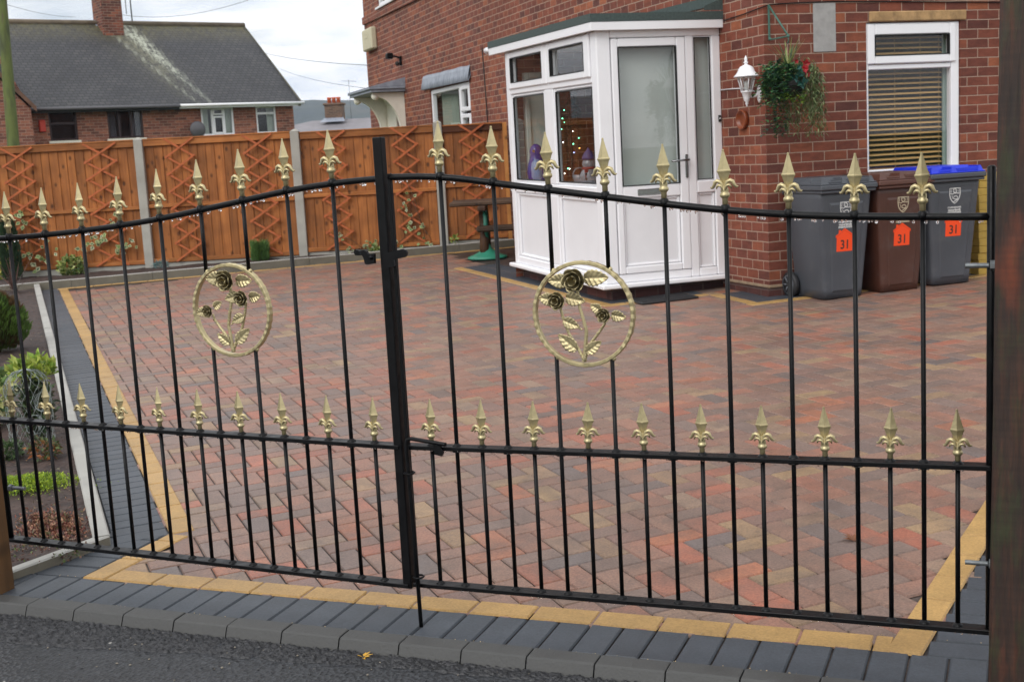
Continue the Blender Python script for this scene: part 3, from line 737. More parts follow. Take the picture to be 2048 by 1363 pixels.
# drop bolt with its bent handle and guides
f = M(); f.tube([(.013, -.033, .010), (.010, -.033, .30), (.004, -.033, .572), (.008, -.033, .590), (.022, -.033, .594), (.130, -.036, .582), (.136, -.036, .581)], .0062, 10)
f.build('drop_bolt', m_black, gr)
for z, s_ in ((.487, .004), (.165, .012)):
    f = M(); n_ = 18; rs = []
    for i in range(n_):
        a = 2 * math.pi * i / n_; cxx = (s_ + .015 * math.cos(a), -.025 + .016 * math.sin(a))
        rs.append(f.ring([(cxx[0] + .0035 * math.cos(a) * math.cos(b), cxx[1] + .0035 * math.sin(a) * math.cos(b), z + .0035 * math.sin(b)) for b in (0, 1.57, 3.14, 4.71)]))
    for i in range(n_): f.bridge(rs[i], rs[(i + 1) % n_], (1, 1, 1, 1))
    f.build('bolt_guide', m_black, gr)
f = M(); plate(f, [(.095, .584), (.095, .55), (.12, .545), (.126, .556), (.118, .566), (.12, .582)][::-1], -.036, -.028); f.build('bolt_keep', m_black, gr)
# posts and hinge bolts
t = thing('gate_post', 'thick dark timber gate post stained with green moss at the edge of the drive', 'gate post', (2.79, -.20, 0))
def post(parent, x0, x1, y0, y1, z0, z1, m_, name='post_shaft'):
    p = M(); nz = 60; prev = None
    for i in range(nz + 1):
        z = z0 + (z1 - z0) * i / nz; wob = lambda k: .002 * noise.noise((z * 2.2, k, 3)) + .0008 * noise.noise((z * 14, k, 5))
        c = .006
        r_ = p.ring([(x0 + c, y0 + wob(1), z), (x1 - c, y0 + wob(2), z), (x1 + wob(3), y0 + c, z), (x1 + wob(4), y1 - c, z), (x1 - c, y1, z), (x0 + c, y1, z), (x0 + wob(5), y1 - c, z), (x0 + wob(6), y0 + c, z)])
        if prev: p.bridge(prev, r_, (.9, .95, 1, 1), smooth=False)
        else: p.face(r_[::-1])
        prev = r_
    p.face(prev); return p.build(name, m_, parent, world=True)
def mossmat(nt, out):
    n = N(nt); tc = n('TexCoord').outputs['Object']
    m1 = n('Mapping', Vector=tc, Scale=(55, 55, 4.5)).outputs[0]
    gnn = n('TexNoise', Vector=m1, Scale=1., Detail=7., Roughness=.65, Distortion=.5).outputs[0]
    c = ramp(nt, gnn, [(.25, lin(26, 19, 16)), (.5, lin(50, 34, 26)), (.7, lin(74, 44, 30)), (.8, lin(92, 50, 30))])
    mo = n('TexNoise', Vector=n('Mapping', Vector=tc, Scale=(14, 14, 4)).outputs[0], Scale=1., Detail=8., Roughness=.7).outputs[0]
    c = mixrgb(n, ramp(nt, mo, [(.5, (0, 0, 0)), (.66, (.85,) * 3)]), c, lin(46, 54, 28))
    rd = n('TexNoise', Vector=n('Mapping', Vector=tc, Scale=(10, 10, 2.4), Location=(4, 2, 7)).outputs[0], Scale=1., Detail=5.).outputs[0]
    c = mixrgb(n, ramp(nt, rd, [(.56, (0, 0, 0)), (.68, (.8,) * 3)]), c, lin(112, 52, 28))
    p = n('BsdfPrincipled', Roughness=.6); nt.links.new(c, p.inputs['Base Color'])
    saw = n('TexNoise', Vector=n('Mapping', Vector=tc, Scale=(4, 4, 95)).outputs[0], Scale=1., Detail=3.).outputs[0]
    c = mixrgb(n, 1., c, ramp(nt, saw, [(.35, (.86,) * 3), (.65, (1.12,) * 3)]), 'MULTIPLY'); nt.links.new(c, p.inputs['Base Color'])
    bp = n('Bump', Strength=1., Distance=.006, Height=math_(n, 'ADD', gnn, math_(n, 'MULTIPLY', mo, .6))); nt.links.new(bp.outputs[0], p.inputs['Normal'])
    nt.links.new(p.outputs[0], out.inputs[0])
pob = post(t, 2.722, 2.875, -.275, -.125, -.15, 1.95, mat('mossy_post', mossmat)); t.rotation_euler = (0, R(.65), 0)
t2 = thing('gate_post', 'brown timber gate post standing on the black paving beside the flower bed', 'gate post', (-.535, -.18, 0))
post(t2, -.585, -.482, -.235, -.132, -.15, 1.45, m_brownpost)
def hinge(label, x, y, z, d, post_x):
    h_ = thing('hinge_bolt', label, 'hinge bolt', (x, y, z), 0, 'threaded hinge bolts on the gate posts'); f = M()
    prof = []
    L = .055
    for i in range(30): prof.append((.0068 if i % 2 else .0060, L * i / 29))
    f.lathe(prof, 10); f.v = [(d * (zz), yy, xx) for xx, yy, zz in f.v]; f.build('threaded_rod', m_zinc, h_)
    f = M(); f.lathe([(.004, -.001), (.0128, 0), (.0128, .012), (.004, .013)], 6, smooth=False); f.v = [(d * (-.014 + zz), yy, xx) for xx, yy, zz in f.v]; f.build('nut', m_zinc, h_)
hinge('zinc hinge bolt with nut on the mossy post, the upper one near the yellow bricks', 2.718, -.11, 1.081, -1, 0)
hinge('zinc hinge bolt with nut low on the mossy post above the yellow edging', 2.718, -.11, .328, -1, 0)
hinge('zinc hinge bolt with nut on the brown post in front of the green ground cover', -.515, -.06, .335, 1, 0)
# ------------------------------------------------------------------ the brick house (local x along the window wall, y along the long wall away from the street)
TW1 = Matrix(((0, 1, 0, 0), (-1, 0, 0, 0), (0, 0, 1, 0), (0, 0, 0, 1)))   # window coordinates (right, in, up) -> long wall
def MT(T=None): m_ = M(); m_.T = T; return m_
def wall(m_, P, s0, s1, z0, z1, ops, dep, flip):
    S_ = sorted({s0, s1} | {o[0] for o in ops} | {o[1] for o in ops}); Z_ = sorted({z0, z1} | {o[2] for o in ops} | {o[3] for o in ops})
    for a, b in zip(S_, S_[1:]):
        for c, d in zip(Z_, Z_[1:]):
            if any(o[0] <= a and b <= o[1] and o[2] <= c and d <= o[3] for o in ops): continue
            q_ = [P(a, 0, c), P(b, 0, c), P(b, 0, d), P(a, 0, d)]; m_.poly(q_[::-1] if flip else q_)
    for a, b, c, d in ops:
        for q_ in (((a, 0, c), (a, dep, c), (a, dep, d), (a, 0, d)), ((b, 0, c), (b, 0, d), (b, dep, d), (b, dep, c)), ((a, 0, d), (a, dep, d), (b, dep, d), (b, 0, d)), ((a, 0, c), (b, 0, c), (b, dep, c), (a, dep, c))):
            q_ = [P(*k) for k in q_]; m_.poly(q_[::-1] if flip else q_)
def frame(m_, x0, x1, z0, z1, wd, y0, y1, ch=.006):
    l, r, b, t_ = wd if isinstance(wd, tuple) else (wd,) * 4
    m_.box(x0, x0 + l, y0, y1, z0, z1, ch=ch); m_.box(x1 - r, x1, y0, y1, z0, z1, ch=ch)
    m_.box(x0 + l, x1 - r, y0 + .001, y1 - .001, z0, z0 + b, ch=ch); m_.box(x0 + l, x1 - r, y0 + .001, y1 - .001, z1 - t_, z1, ch=ch)
house = thing('brick_house', 'red brick house with white windows standing behind the driveway and porch', 'house', (HO.x, HO.y, 0), HAZ)
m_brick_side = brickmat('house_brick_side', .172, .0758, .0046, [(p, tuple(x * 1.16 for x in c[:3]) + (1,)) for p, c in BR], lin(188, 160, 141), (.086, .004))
LB = 14.05
f = M(); opsW = [(.915, 1.808, 1.05, 2.262)]
wall(f, lambda s_, d, z: (s_, d, z), 0, 6.5, -.6, 5.6, opsW, .11, False)
f.poly([(6.5, 0, -.6), (6.5, LB, -.6), (6.5, LB, 5.6), (6.5, 0, 5.6)]); f.poly([(6.5, LB, -.6), (0, LB, -.6), (0, LB, 5.6), (6.5, LB, 5.6)])
f.build('wall', m_brick, house)
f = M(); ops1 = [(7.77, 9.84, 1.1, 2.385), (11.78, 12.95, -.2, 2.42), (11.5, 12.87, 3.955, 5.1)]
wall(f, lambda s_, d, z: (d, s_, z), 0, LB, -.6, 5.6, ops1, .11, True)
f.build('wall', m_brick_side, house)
f = M()   # darker plinth courses at the foot of the corner, and the mortar fillet above them
f.box(-.018, 2.2, -.018, .0, -.2, .235); f.box(-.018, .0, .0, .66, -.2, .235); f.build('plinth', m_plinth, house)
f = M(); f.box(-.014, 2.2, -.014, .0, .236, .262, ch=.006); f.box(-.014, .0, .0, .66, .236, .262, ch=.006); f.build('mortar_band', surf('mortar', lin(150, 128, 104, .8), .9, 12., .3, .004, 50.), house)
f = M()   # projecting string course
for i in range(60):
    a, b = LB * i / 60, LB * (i + 1) / 60; z = lambda y: 3.62 + .0125 * y
    r0 = f.ring([(0, a, z(a)), (-.035, a, z(a)), (-.035, a, z(a) + .125), (0, a, z(a) + .14)]); r1 = f.ring([(0, b, z(b)), (-.035, b, z(b)), (-.035, b, z(b) + .125), (0, b, z(b) + .14)]); f.bridge(r0, r1, (1, 1, 1, 1), smooth=False, close=False)
    if i == 59: f.poly([(0, b, z(b)), (-.035, b, z(b)), (-.035, b, z(b) + .125), (0, b, z(b) + .14)])
f.build('string_course', m_brick_side, house)
f = M(); f.box(.938, 1.858, -.018, .0, 2.266, 2.346, ch=.008); f.build('lintel', surf('sandstone', lin(186, 150, 104, .8), .85, 7., .3, .004, 40., dirt=(lin(120, 96, 66), 9., .5, .75)), house)
f = M(); f.box(.434, .637, -.007, .0, 2.047, 2.42, ch=.004); f.build('cement_patch', surf('grey_cement', lin(152, 150, 148), .9, 14., .14, .003, 26.), house)
# roof above the picture
f = M(); e = .35
for pts in ([(-e, -e, 5.55), (6.5 + e, -e, 5.55), (3.25, 3., 8.2)], [(-e, LB + e, 5.55), (-e, -e, 5.55), (3.25, 3., 8.2), (3.25, LB - 3, 8.2)], [(6.5 + e, -e, 5.55), (6.5 + e, LB + e, 5.55), (3.25, LB - 3, 8.2), (3.25, 3., 8.2)], [(6.5 + e, LB + e, 5.55), (-e, LB + e, 5.55), (3.25, LB - 3, 8.2)]): f.poly(pts)
f.poly([(-e, -e, 5.54), (-e, LB + e, 5.54), (6.5 + e, LB + e, 5.54), (6.5 + e, -e, 5.54)])
def tilemat(name, c0, c1, lichen=0.):
    def b(nt, out):
        n = N(nt); uv = n('UVMap').outputs[0]; tc = n('TexCoord').outputs['Object']
        z_ = n('SeparateXYZ', Vector=tc).outputs[2]
        br = n('TexBrick', Vector=n('Attribute', _attribute_name='UVtile').outputs[1] if False else uv, Color1=(0, 0, 0, 1), Color2=(1, 1, 1, 1), Scale=1.)
        br.inputs['Brick Width'].default_value = .17; br.inputs['Row Height'].default_value = .1; br.inputs['Mortar Size'].default_value = .005; br.inputs['Mortar'].default_value = (.2, .2, .2, 1)
        c = ramp(nt, br.outputs[0], [(0., c0), (1., c1)])
        c = mixrgb(n, math_(n, 'MULTIPLY', br.outputs[1], .5), c, lin(24, 24, 24))
        c = mixrgb(n, 1., c, ramp(nt, n('TexNoise', Vector=tc, Scale=1.2, Detail=6.).outputs[0], [(.3, (.75,) * 3), (.7, (1.2,) * 3)]), 'MULTIPLY')
        if lichen:
            at_ = n('Attribute', _attribute_name='Col').outputs['Color']
            ln = n('TexNoise', Vector=n('Mapping', Vector=tc, Scale=(5., 5., 2.)).outputs[0], Scale=1., Detail=8., Roughness=.75).outputs[0]
            s3 = n('SeparateColor', Color=at_)
            k = math_(n, 'MULTIPLY', s3.outputs[0], ramp(nt, ln, [(.4, (0, 0, 0)), (.62, (1, 1, 1))]))
            c = mixrgb(n, k, c, lin(158, 158, 132))
            k = math_(n, 'MULTIPLY', s3.outputs[1], ramp(nt, ln, [(.36, (0, 0, 0)), (.66, (1, 1, 1))]))
            c = mixrgb(n, k, c, lin(92, 88, 54))
        p = n('BsdfPrincipled', Roughness=.7); nt.links.new(c, p.inputs['Base Color']); nt.links.new(p.outputs[0], out.inputs[0])
    return mat(name, b)
f.build('roof', tilemat('house_tiles', lin(64, 50, 48), lin(84, 66, 60)), house)
# front window with wooden blind
wn = M(); frame(wn, .916, 1.806, 1.055, 2.258, (.026, .078, .052, .010), .012, .075)
wn.box(.943, 1.727, .016, .072, 1.896, 1.934, ch=.006)
wn = wn.build('window', m_upvc, house)
f = M(); frame(f, .932, 1.766, 1.938, 2.249, (.066, .064, .066, .086), -.004, .05, ch=.009); f.build('opening_sash', m_upvc, wn)
f = M(); f.poly([(.99, .035, 2.0), (1.71, .035, 2.0), (1.71, .035, 2.168), (.99, .035, 2.168)]); f.poly([(.938, .04, 1.105), (1.73, .04, 1.105), (1.73, .04, 1.9), (.938, .04, 1.9)]); f.build('pane', m_glass, wn)
f = M(); frame(f, .996, 1.704, 2.002, 2.165, .006, -.0055, .03, ch=0); f.build('gasket', m_gasket, wn)
f = M(); f.box(.90, 1.84, -.03, .10, 1.02, 1.053, ch=.006); f.build('window_sill', m_upvc, wn)
bl = M()
for i in range(30):
    z = 1.105 + i * .0402 + (.0 if i else .004); c = jit(lin(200, 160, 102), rng, .1)
    bl.poly([(.95, .100, z - .007), (1.705, .100, z - .007), (1.705, .134, z + .007), (.95, .134, z + .007)], c); bl.poly([(.95, .1005, z - .010), (.95, .1345, z + .004), (1.705, .1345, z + .004), (1.705, .1005, z - .010)], c)
    bl.poly([(.95, .100, z - .007), (.95, .1005, z - .010), (1.705, .1005, z - .010), (1.705, .100, z - .007)], c)
for x in (.985, 1.245, 1.49, 1.67):
    bl.box(x, x + .0022, .095, .098, 1.10, 2.25, lin(170, 140, 90))
bl.box(.95, 1.705, .095, .13, 1.066, 1.086, lin(205, 180, 140), ch=.004)
bl.build('blind', surf('blind_wood', None, .45), wn)
f = M(); f.box(1.712, 1.80, .09, .11, 1.06, 2.26, lin(150, 168, 158)); f.build('curtain', surf('curtain_cloth', None, .8), wn)
# dark room behind
f = M(); x0, x1, y0, y1, z0, z1 = .4, 3., .112, 2.4, .4, 2.5
for q_ in ([(x0, y1, z0), (x1, y1, z0), (x1, y1, z1), (x0, y1, z1)], [(x0, y0, z0), (x0, y1, z0), (x0, y1, z1), (x0, y0, z1)], [(x1, y0, z0), (x1, y0, z1), (x1, y1, z1), (x1, y1, z0)], [(x0, y0, z1), (x0, y1, z1), (x1, y1, z1), (x1, y0, z1)], [(x0, y0, z0), (x1, y0, z0), (x1, y1, z0), (x0, y1, z0)]): f.poly(q_)
f.build('room', m_dark, house)
# long wall: neighbour's window, lead hood, door with canopy
wn = MT(TW1); frame(wn, -9.83, -7.78, 1.11, 2.375, .06, .02, .09); wn.box(-8.36, -8.26, .018, .092, 1.17, 2.315, ch=.008)
wn = wn.build('window', m_upvc, house)
f = MT(TW1); frame(f, -8.27, -7.83, 1.99, 2.335, .055, .0, .06, ch=.008); frame(f, -8.27, -7.83, 1.15, 1.95, .055, .0, .06, ch=.008); f.build('opening_sash', m_upvc, wn)
f = MT(TW1); f.poly([(-9.78, .05, 1.16), (-8.35, .05, 1.16), (-8.35, .05, 2.32), (-9.78, .05, 2.32)]); f.poly([(-8.24, .04, 1.18), (-7.86, .04, 1.18), (-7.86, .04, 2.31), (-8.24, .04, 2.31)]); f.build('pane', m_glass, wn)
cur = MT(TW1)
for x0, x1 in ((-9.75, -8.95), (-8.2, -7.85)):
    n_ = 40; prev = None
    for i in range(n_ + 1):
        x = x0 + (x1 - x0) * i / n_; y = .16 + .025 * math.sin(i * 1.3)
        r_ = (cur.vert((x, y, 1.0)), cur.vert((x, y, 2.4)))
        if prev: cur.face((prev[0], r_[0], r_[1], prev[1]), lin(150, 160, 146), True)
        prev = r_
cur.build('curtain', surf('net_curtain', None, .9), wn)
f = M(); n_ = 70; rows = []
for i in range(n_ + 1):
    s_ = 10.14 - (10.14 - 7.68) * i / n_; zo = .01 * (s_ - 7.68)
    rows.append(f.ring([(-.008, s_, 2.585 + zo + .012 * noise.noise((s_ * 3, 0, 0))), (-.02, s_, 2.535 + zo + .012 * noise.noise((s_ * 4, 1, 0))), (-.035, s_, 2.47 + zo + .012 * noise.noise((s_ * 4, 2, 0))), (-.05 - .014 * math.sin(i * 2.2), s_, 2.385 + zo + .014 * math.cos(i * 2.2)), (-.043 - .014 * math.sin(i * 2.2), s_, 2.38 + zo + .014 * math.cos(i * 2.2)), (-.002, s_, 2.45 + zo)]))
for a, b in zip(rows, rows[1:]): f.bridge(a, b, (1, 1, 1, 1))
f.build('lead_hood', m_lead, house)
dr = MT(TW1); frame(dr, -12.95, -11.78, -.1, 2.42, .11, .0, .09); dr.box(-12.84, -12.2, .03, .07, -.1, 2.31); dr = dr.build('door_surround', m_cream, house)
f = MT(TW1); f.box(-12.19, -11.9, .05, .09, -.1, 2.3); f.build('door', surf('dark_red_paint', lin(96, 34, 34), .4), dr)
cn_ = M()
cn_.box(-.60, 0, 11.30, 13.05, 2.505, 2.545, ch=.006); cn_.box(-.57, 0, 11.33, 13.02, 2.46, 2.504, ch=.004)
r0 = [(-.60, 11.30, 2.546), (-.60, 13.05, 2.546), (0, 13.05, 2.68), (0, 11.30, 2.68)]; cn_.poly(r0[::-1]); cn_.poly([(-.6, 11.3, 2.546), (0, 11.3, 2.68), (0, 11.3, 2.546)]); cn_.poly([(-.6, 13.05, 2.546), (0, 13.05, 2.546), (0, 13.05, 2.68)])
cn_ = cn_.build('canopy', m_lead, house, recalc=True)
for s_ in (11.48, 12.88):
    f = M(); pts = []
    for i in range(13):
        t_ = i / 12 * math.pi / 2; pts.append((-.50 * math.cos(t_) ** 1.0, 2.455 - .62 * (1 - (1 - math.sin(t_)) ** .9)))
    pts = [(-.52, 2.455)] + [(-.50 + .42 * math.sin(i / 10 * math.pi / 2), 2.40 - .60 * (1 - math.cos(i / 10 * math.pi / 2))) for i in range(11)] + [(-.07, 1.55), (0, 1.55), (0, 2.455)]
    a_ = f.ring([(x, s_ - .05, z) for x, z in pts]); b_ = f.ring([(x, s_ + .05, z) for x, z in pts]); f.face(a_); f.face(b_[::-1]); f.bridge(a_, b_, (1, 1, 1, 1), smooth=False)
    f.ball((-.47, s_, 2.40), .065, 6); f.build('scroll_bracket', m_cream, cn_, recalc=True)
wn = MT(TW1); frame(wn, -12.865, -11.505, 3.96, 5.095, .07, .02, .09); wn.box(-12.9, -11.47, -.05, .1, 3.92, 3.958, ch=.004); wn = wn.build('window', m_upvc, house)
f = MT(TW1); f.poly([(-12.8, .05, 4.02), (-11.57, .05, 4.02), (-11.57, .05, 5.03), (-12.8, .05, 5.03)]); f.build('pane', m_glass, wn)
# things fixed to the long wall
t = thing('alarm_box', 'beige alarm box high on the brick house near its far corner', 'alarm box', hw(-.05, 13.45, 3.3), HAZ)
f = M(); f.box(-.06, .05, -.36, .36, 0, .37, ch=.02); f.box(-.064, -.058, -.12, .14, .2, .24, ch=.003); f.box(-.064, -.058, -.06, .08, .265, .28, ch=.002); f.build('cover', surf('beige_plastic', lin(196, 188, 160), .5, 6., .08), t)
t = thing('flood_light', 'small dark floodlight with sensor on the brick wall above the canopy', 'light', hw(-.02, 11.45, 2.95), HAZ); t.scale = (.75, .75, .75)
f = M(); f.box(-.02, .05, -.04, .04, -.1, .1, ch=.01); f.tube([(-.01, 0, .06), (-.12, .0, .10), (-.2, .05, .11)], .02, 8); f.build('bracket', m_black, t)
f = M(); f.box(-.30, -.16, -.06, .14, .05, .17, ch=.02); f.build('lamp_head', m_black, t)
f = M(); f.ball((-.08, -.03, -.06), .05, 6); f.build('sensor', m_dark, t)
t = thing('number_plate', 'small grey number plate on the brick wall beside the canopy bracket', 'number plate', hw(-.01, 13.55, 2.2), HAZ)
f = M(); f.box(-.008, .009, -.09, .09, 0, .2, ch=.004); f.build('plaque', surf('grey_plaque', lin(140, 142, 150), .5), t)
# cables
def cable(name, label, pts, r, m_):
    f = M(); f.tube(pts, r, 6); o = f.build(name, m_); tag(o, label, 'cable'); return o
cable('wall_cable', 'black cable clipped along the bricks above the window lintel', [hw(-.008, .62, 2.365), hw(-.012, .3, 2.375), hw(-.012, -.008, 2.395), hw(.05, -.012, 2.412), hw(.25, -.009, 2.421), hw(.6, -.009, 2.428), hw(1.2, -.009, 2.418), hw(2.3, -.009, 2.398)], .0045, m_black)
cable('lamp_cable', 'thin white cable running from the porch frame to the wall lantern', [hw(-.006, .70, 1.818), hw(-.006, .5, 1.815), hw(-.006, .3, 1.806), hw(-.008, .13, 1.77)], .005, m_upvc)
cable('pipe_cable', 'thin dark cable running down the bricks beside the lead hooded window', [hw(-.006, 7.1, 2.75), hw(-.006, 7.05, 2.0), hw(-.006, 7.0, 1.0)], .008, m_dark)
# ------------------------------------------------------------------ porch
PZ = .16
porch = thing('porch', 'white plastic porch with glazed door and green felt roof built against the brick house', 'porch', hw(-.5, 1.8, PZ), HAZ)
SH = Matrix(((1, 0, 0, 0), (0, 1, 0, 0), (0, .014, 1, -.014 * .7), (0, 0, 0, 1)))
TP = Matrix.Translation((.5, -1.8, -PZ)) @ SH
TPF = TP @ TW1
A0 = -1.10
f = MT(TP); f.box(-1.035, .0, .765, 2.93, -.05, .262); f.build('plinth', m_plinth, porch)
f = MT(TP); f.box(A0 - .05, .0, .645, .72, .262, .299, ch=.008); f.box(A0 - .05, A0 + .06, .721, 3.02, .262, .299, ch=.008); f.build('sill', m_upvc, porch)
f = MT(TP); f.box(A0 + .055, -.01, .73, 2.93, .2621, .295); f.build('floor', surf('porch_floor', lin(120, 112, 104), .6), porch)
# framework
f = MT(TP)
f.box(A0, A0 + .122, .700, .822, .30, 2.318, ch=.01)                     # corner post
f.box(A0 + .122, .0, .702, .77, 2.258, 2.318, ch=.008)                   # head over the door
f.box(-.078, .0, .702, .77, .30, 2.257, ch=.008); f.box(-.318, -.244, .702, .77, .30, 2.257, ch=.008)
f.box(-.243, -.079, .703, .769, .99, 1.088, ch=.008); f.box(-.243, -.079, .703, .769, .30, .366, ch=.008)
f.box(A0 + .123, -.319, .703, .769, .30, .366, ch=.008)
f.build('frame', m_upvc, porch)
f = MT(TPF)
L_, R_ = -2.97, -.823
yf = A0
f.box(L_, L_ + .10, yf, yf + .07, .30, 2.318, ch=.008)
f.box(L_ + .101, R_, yf + .001, yf + .069, 2.262, 2.318, ch=.006); f.box(L_ + .101, R_, yf + .001, yf + .069, 1.915, 1.972, ch=.008)
f.box(L_ + .101, R_, yf + .001, yf + .069, .99, 1.085, ch=.008); f.box(L_ + .101, R_, yf + .001, yf + .069, .30, .372, ch=.008)
for a_, b_ in ((1.973, 2.261), (1.086, 1.914), (.373, .989)): f.box(-1.955, -1.725, yf + .002, yf + .068, a_, b_, ch=.008)
f.build('frame', m_upvc, porch)
for x0, x1 in ((-2.865, -1.815), (-1.80, -.826)):
    f = MT(TPF); frame(f, x0, x1, 1.962, 2.306, (.082, .112, .062, .060), yf - .018, yf + .05, ch=.01); sa = f.build('opening_sash', m_upvc, porch)
    f = MT(TPF); f.poly([(x0 + .06, yf + .02, 2.0), (x1 - .08, yf + .02, 2.0), (x1 - .08, yf + .02, 2.27), (x0 + .06, yf + .02, 2.27)]); f.build('pane', m_glass, sa)
    f = MT(TPF); frame(f, x0 + .078, x1 - .108, 2.020, 2.250, .007, yf - .0195, yf + .015, ch=0); f.build('gasket', m_gasket, sa)
for x0, x1 in ((-2.87, -1.95), (-1.73, -.823)):
    f = MT(TPF); frame(f, x0 + .001, x1 - .001, 1.0851, 1.9149, (.045, .03, .028, .03), yf + .012, yf + .05, ch=.012); wi = f.build('window', m_upvc, porch)
    f = MT(TPF); f.poly([(x0 + .02, yf + .03, 1.09), (x1 - .015, yf + .03, 1.09), (x1 - .015, yf + .03, 1.91), (x0 + .02, yf + .03, 1.91)]); f.build('pane', m_glass, wi)
    f = MT(TPF); frame(f, x0 + .043, x1 - .028, 1.111, 1.887, .007, yf + .0105, yf + .028, ch=0); f.build('gasket', m_gasket, wi)
    f = MT(TPF); f.box(x0 + .0, x1 - .0, yf + .035, yf + .055, .3721, .9899)
    frame(f, x0 + .001, x1 - .001, .3725, .9895, (.05, .03, .03, .03), yf + .012, yf + .04, ch=.012); f.build('panel', m_panel, porch)
# side light
f = MT(TP); frame(f, -.2435, -.0785, 1.0885, 2.2565, (.012, .012, .012, .012), .715, .75, ch=.008); wi = f.build('side_light', m_upvc, porch)
f = MT(TP); f.poly([(-.24, .73, 1.09), (-.08, .73, 1.09), (-.08, .73, 2.255), (-.24, .73, 2.255)]); f.build('pane', m_glass, wi)
f = MT(TP); frame(f, -.2335, -.0885, 1.098, 2.247, .006, .7135, .728, ch=0); f.build('gasket', m_gasket, wi)
f = MT(TP); f.box(-.243, -.079, .735, .755, .3665, .9895); frame(f, -.2425, -.0795, .367, .989, (.02, .02, .02, .02), .715, .74, ch=.009); f.build('panel', m_panel, porch)
# door
do = MT(TP); X0, X1 = -.972, -.3225
do.box(X0, X0 + .056, .694, .76, .37, 2.252, ch=.008); do.box(X1 - .080, X1, .694, .76, .37, 2.252, ch=.008)
do.box(X0 + .057, X1 - .081, .695, .759, 2.184, 2.252, ch=.008); do.box(X0 + .057, X1 - .081, .695, .759, .98, 1.083, ch=.008); do.box(X0 + .057, X1 - .081, .695, .759, .37, .428, ch=.008)
door = do.build('door', m_upvc, porch)
f = MT(TP); frame(f, X0 + .0545, X1 - .0785, 1.081, 2.1855, .007, .6925, .72, ch=0); f.build('gasket', m_gasket, door)
f = MT(TP); f.poly([(X0 + .055, .722, 1.08), (X1 - .078, .722, 1.08), (X1 - .078, .722, 2.186), (X0 + .055, .722, 2.186)]); f.build('pane', glassmat('door_glass', (.90, .93, .93, 1), 1.5), door)
f = MT(TP); f.box(X0 + .056, X1 - .08, .725, .745, .4281, .9799); frame(f, X0 + .0575, X1 - .0815, .4285, .9795, .022, .708, .735, ch=.010); f.build('door_panel', m_panel, door)
f = MT(TP); f.box(-.79, -.575, .686, .700, 1.0, 1.052, ch=.006); f.build('letter_plate', surf('chrome', lin(150, 150, 150), .2, metal=.9), door)
f = MT(TP); f.box(-.354, -.330, .680, .697, 1.12, 1.312, ch=.006); f.tube([(-.342, .69, 1.268), (-.342, .645, 1.268), (-.36, .638, 1.268), (-.50, .638, 1.264)], [.011, .010, .009, .0075], 8); f.build('handle', surf('chrome_handle', lin(120, 120, 122), .15, metal=.95), door)
f = MT(TP); f.box(-.036, -.012, .690, .704, 1.56, 1.615, ch=.004); bell = f.build('door_bell', m_dark, porch); f = MT(TP); f.ball((-.024, .690, 1.588), .007, 5); f.build('button', m_upvc, bell)
# roof
f = MT(TP)
f.box(A0 - .062, -.0, .638, .66, 2.312, 2.381, ch=.004); f.box(A0 - .062, A0 - .04, .661, 3.27, 2.312, 2.381, ch=.004); f.box(A0 - .04, 0., .661, 3.27, 2.319, 2.34); f.box(A0 - .039, 0, 3.25, 3.27, 2.341, 2.381)
f.build('fascia', m_upvc, porch)
f = MT(TP); f.tube([(A0 - .03, 3.27, 2.372), (A0 - .03, 3.43, 2.372)], .032, 12); f.build('gutter', m_upvc, porch)
f = MT(TP)
o_ = [(A0 - .066, .634), (0, .634), (0, 3.28), (A0 - .066, 3.28)]
lo_ = f.ring([(x, y, 2.382) for x, y in o_]); mi = f.ring([(x, y, 2.444) for x, y in o_]); f.bridge(lo_, mi, (1, 1, 1, 1), smooth=False); f.face(mi); f.face(lo_[::-1])
f.poly([(-.17, .636, 2.4525), (0, .636, 2.4525), (0, .636, 2.545), (-.17, .636, 2.485)]); f.poly([(-.012, .634, 2.50), (-.012, 3.28, 2.50), (-.012, 3.28, 2.58), (-.012, .634, 2.58)])
f.build('roof', m_felt, porch)
# inside: white lined house wall, end wall with a second door, ceiling
f = MT(TP); f.poly([(-.02, .772, .296), (-.02, .772, 2.30), (-.02, 2.93, 2.30), (-.02, 2.93, .296)]); f.poly([(A0 + .05, .772, 2.31), (A0 + .05, 2.93, 2.31), (0, 2.93, 2.31), (0, .772, 2.31)]); f.build('lining', surf('white_plaster', lin(214, 212, 206), .7, 3., .05), porch)
f = MT(TP); f.poly([(A0 + .06, 2.94, .29), (0, 2.94, .29), (0, 2.94, 2.3), (A0 + .06, 2.94, 2.3)]); f.poly([(A0, 2.971, -.1), (A0, 2.971, 2.31), (0, 2.971, 2.31), (0, 2.971, -.1)]); f.build('end_wall', m_brick, porch)
f = MT(TP); frame(f, -.95, -.66, .30, 2.12, .05, 2.86, 2.935, ch=.008); f.box(-.90, -.71, 2.88, 2.92, .35, 2.07); f.build('inner_door', surf('inner_door_paint', lin(190, 198, 190), .5), porch)
cu_ = MT(TP); prev = None
for i in range(121):
    x = -.97 + .93 * i / 120; y = .80; r_ = (cu_.vert((x, y, .42)), cu_.vert((x, y, 2.25)))
    if prev: cu_.face((prev[0], r_[0], r_[1], prev[1]), (1, 1, 1, 1), True)
    prev = r_
cu_.build('door_screen', surf('grey_screen', lin(182, 186, 181), .9, 1.2, .06), porch)
f = MT(TP); f.box(A0 + .07, A0 + .30, .90, 2.85, 1.045, 1.075, ch=.005); f.build('shelf', m_upvc, porch)
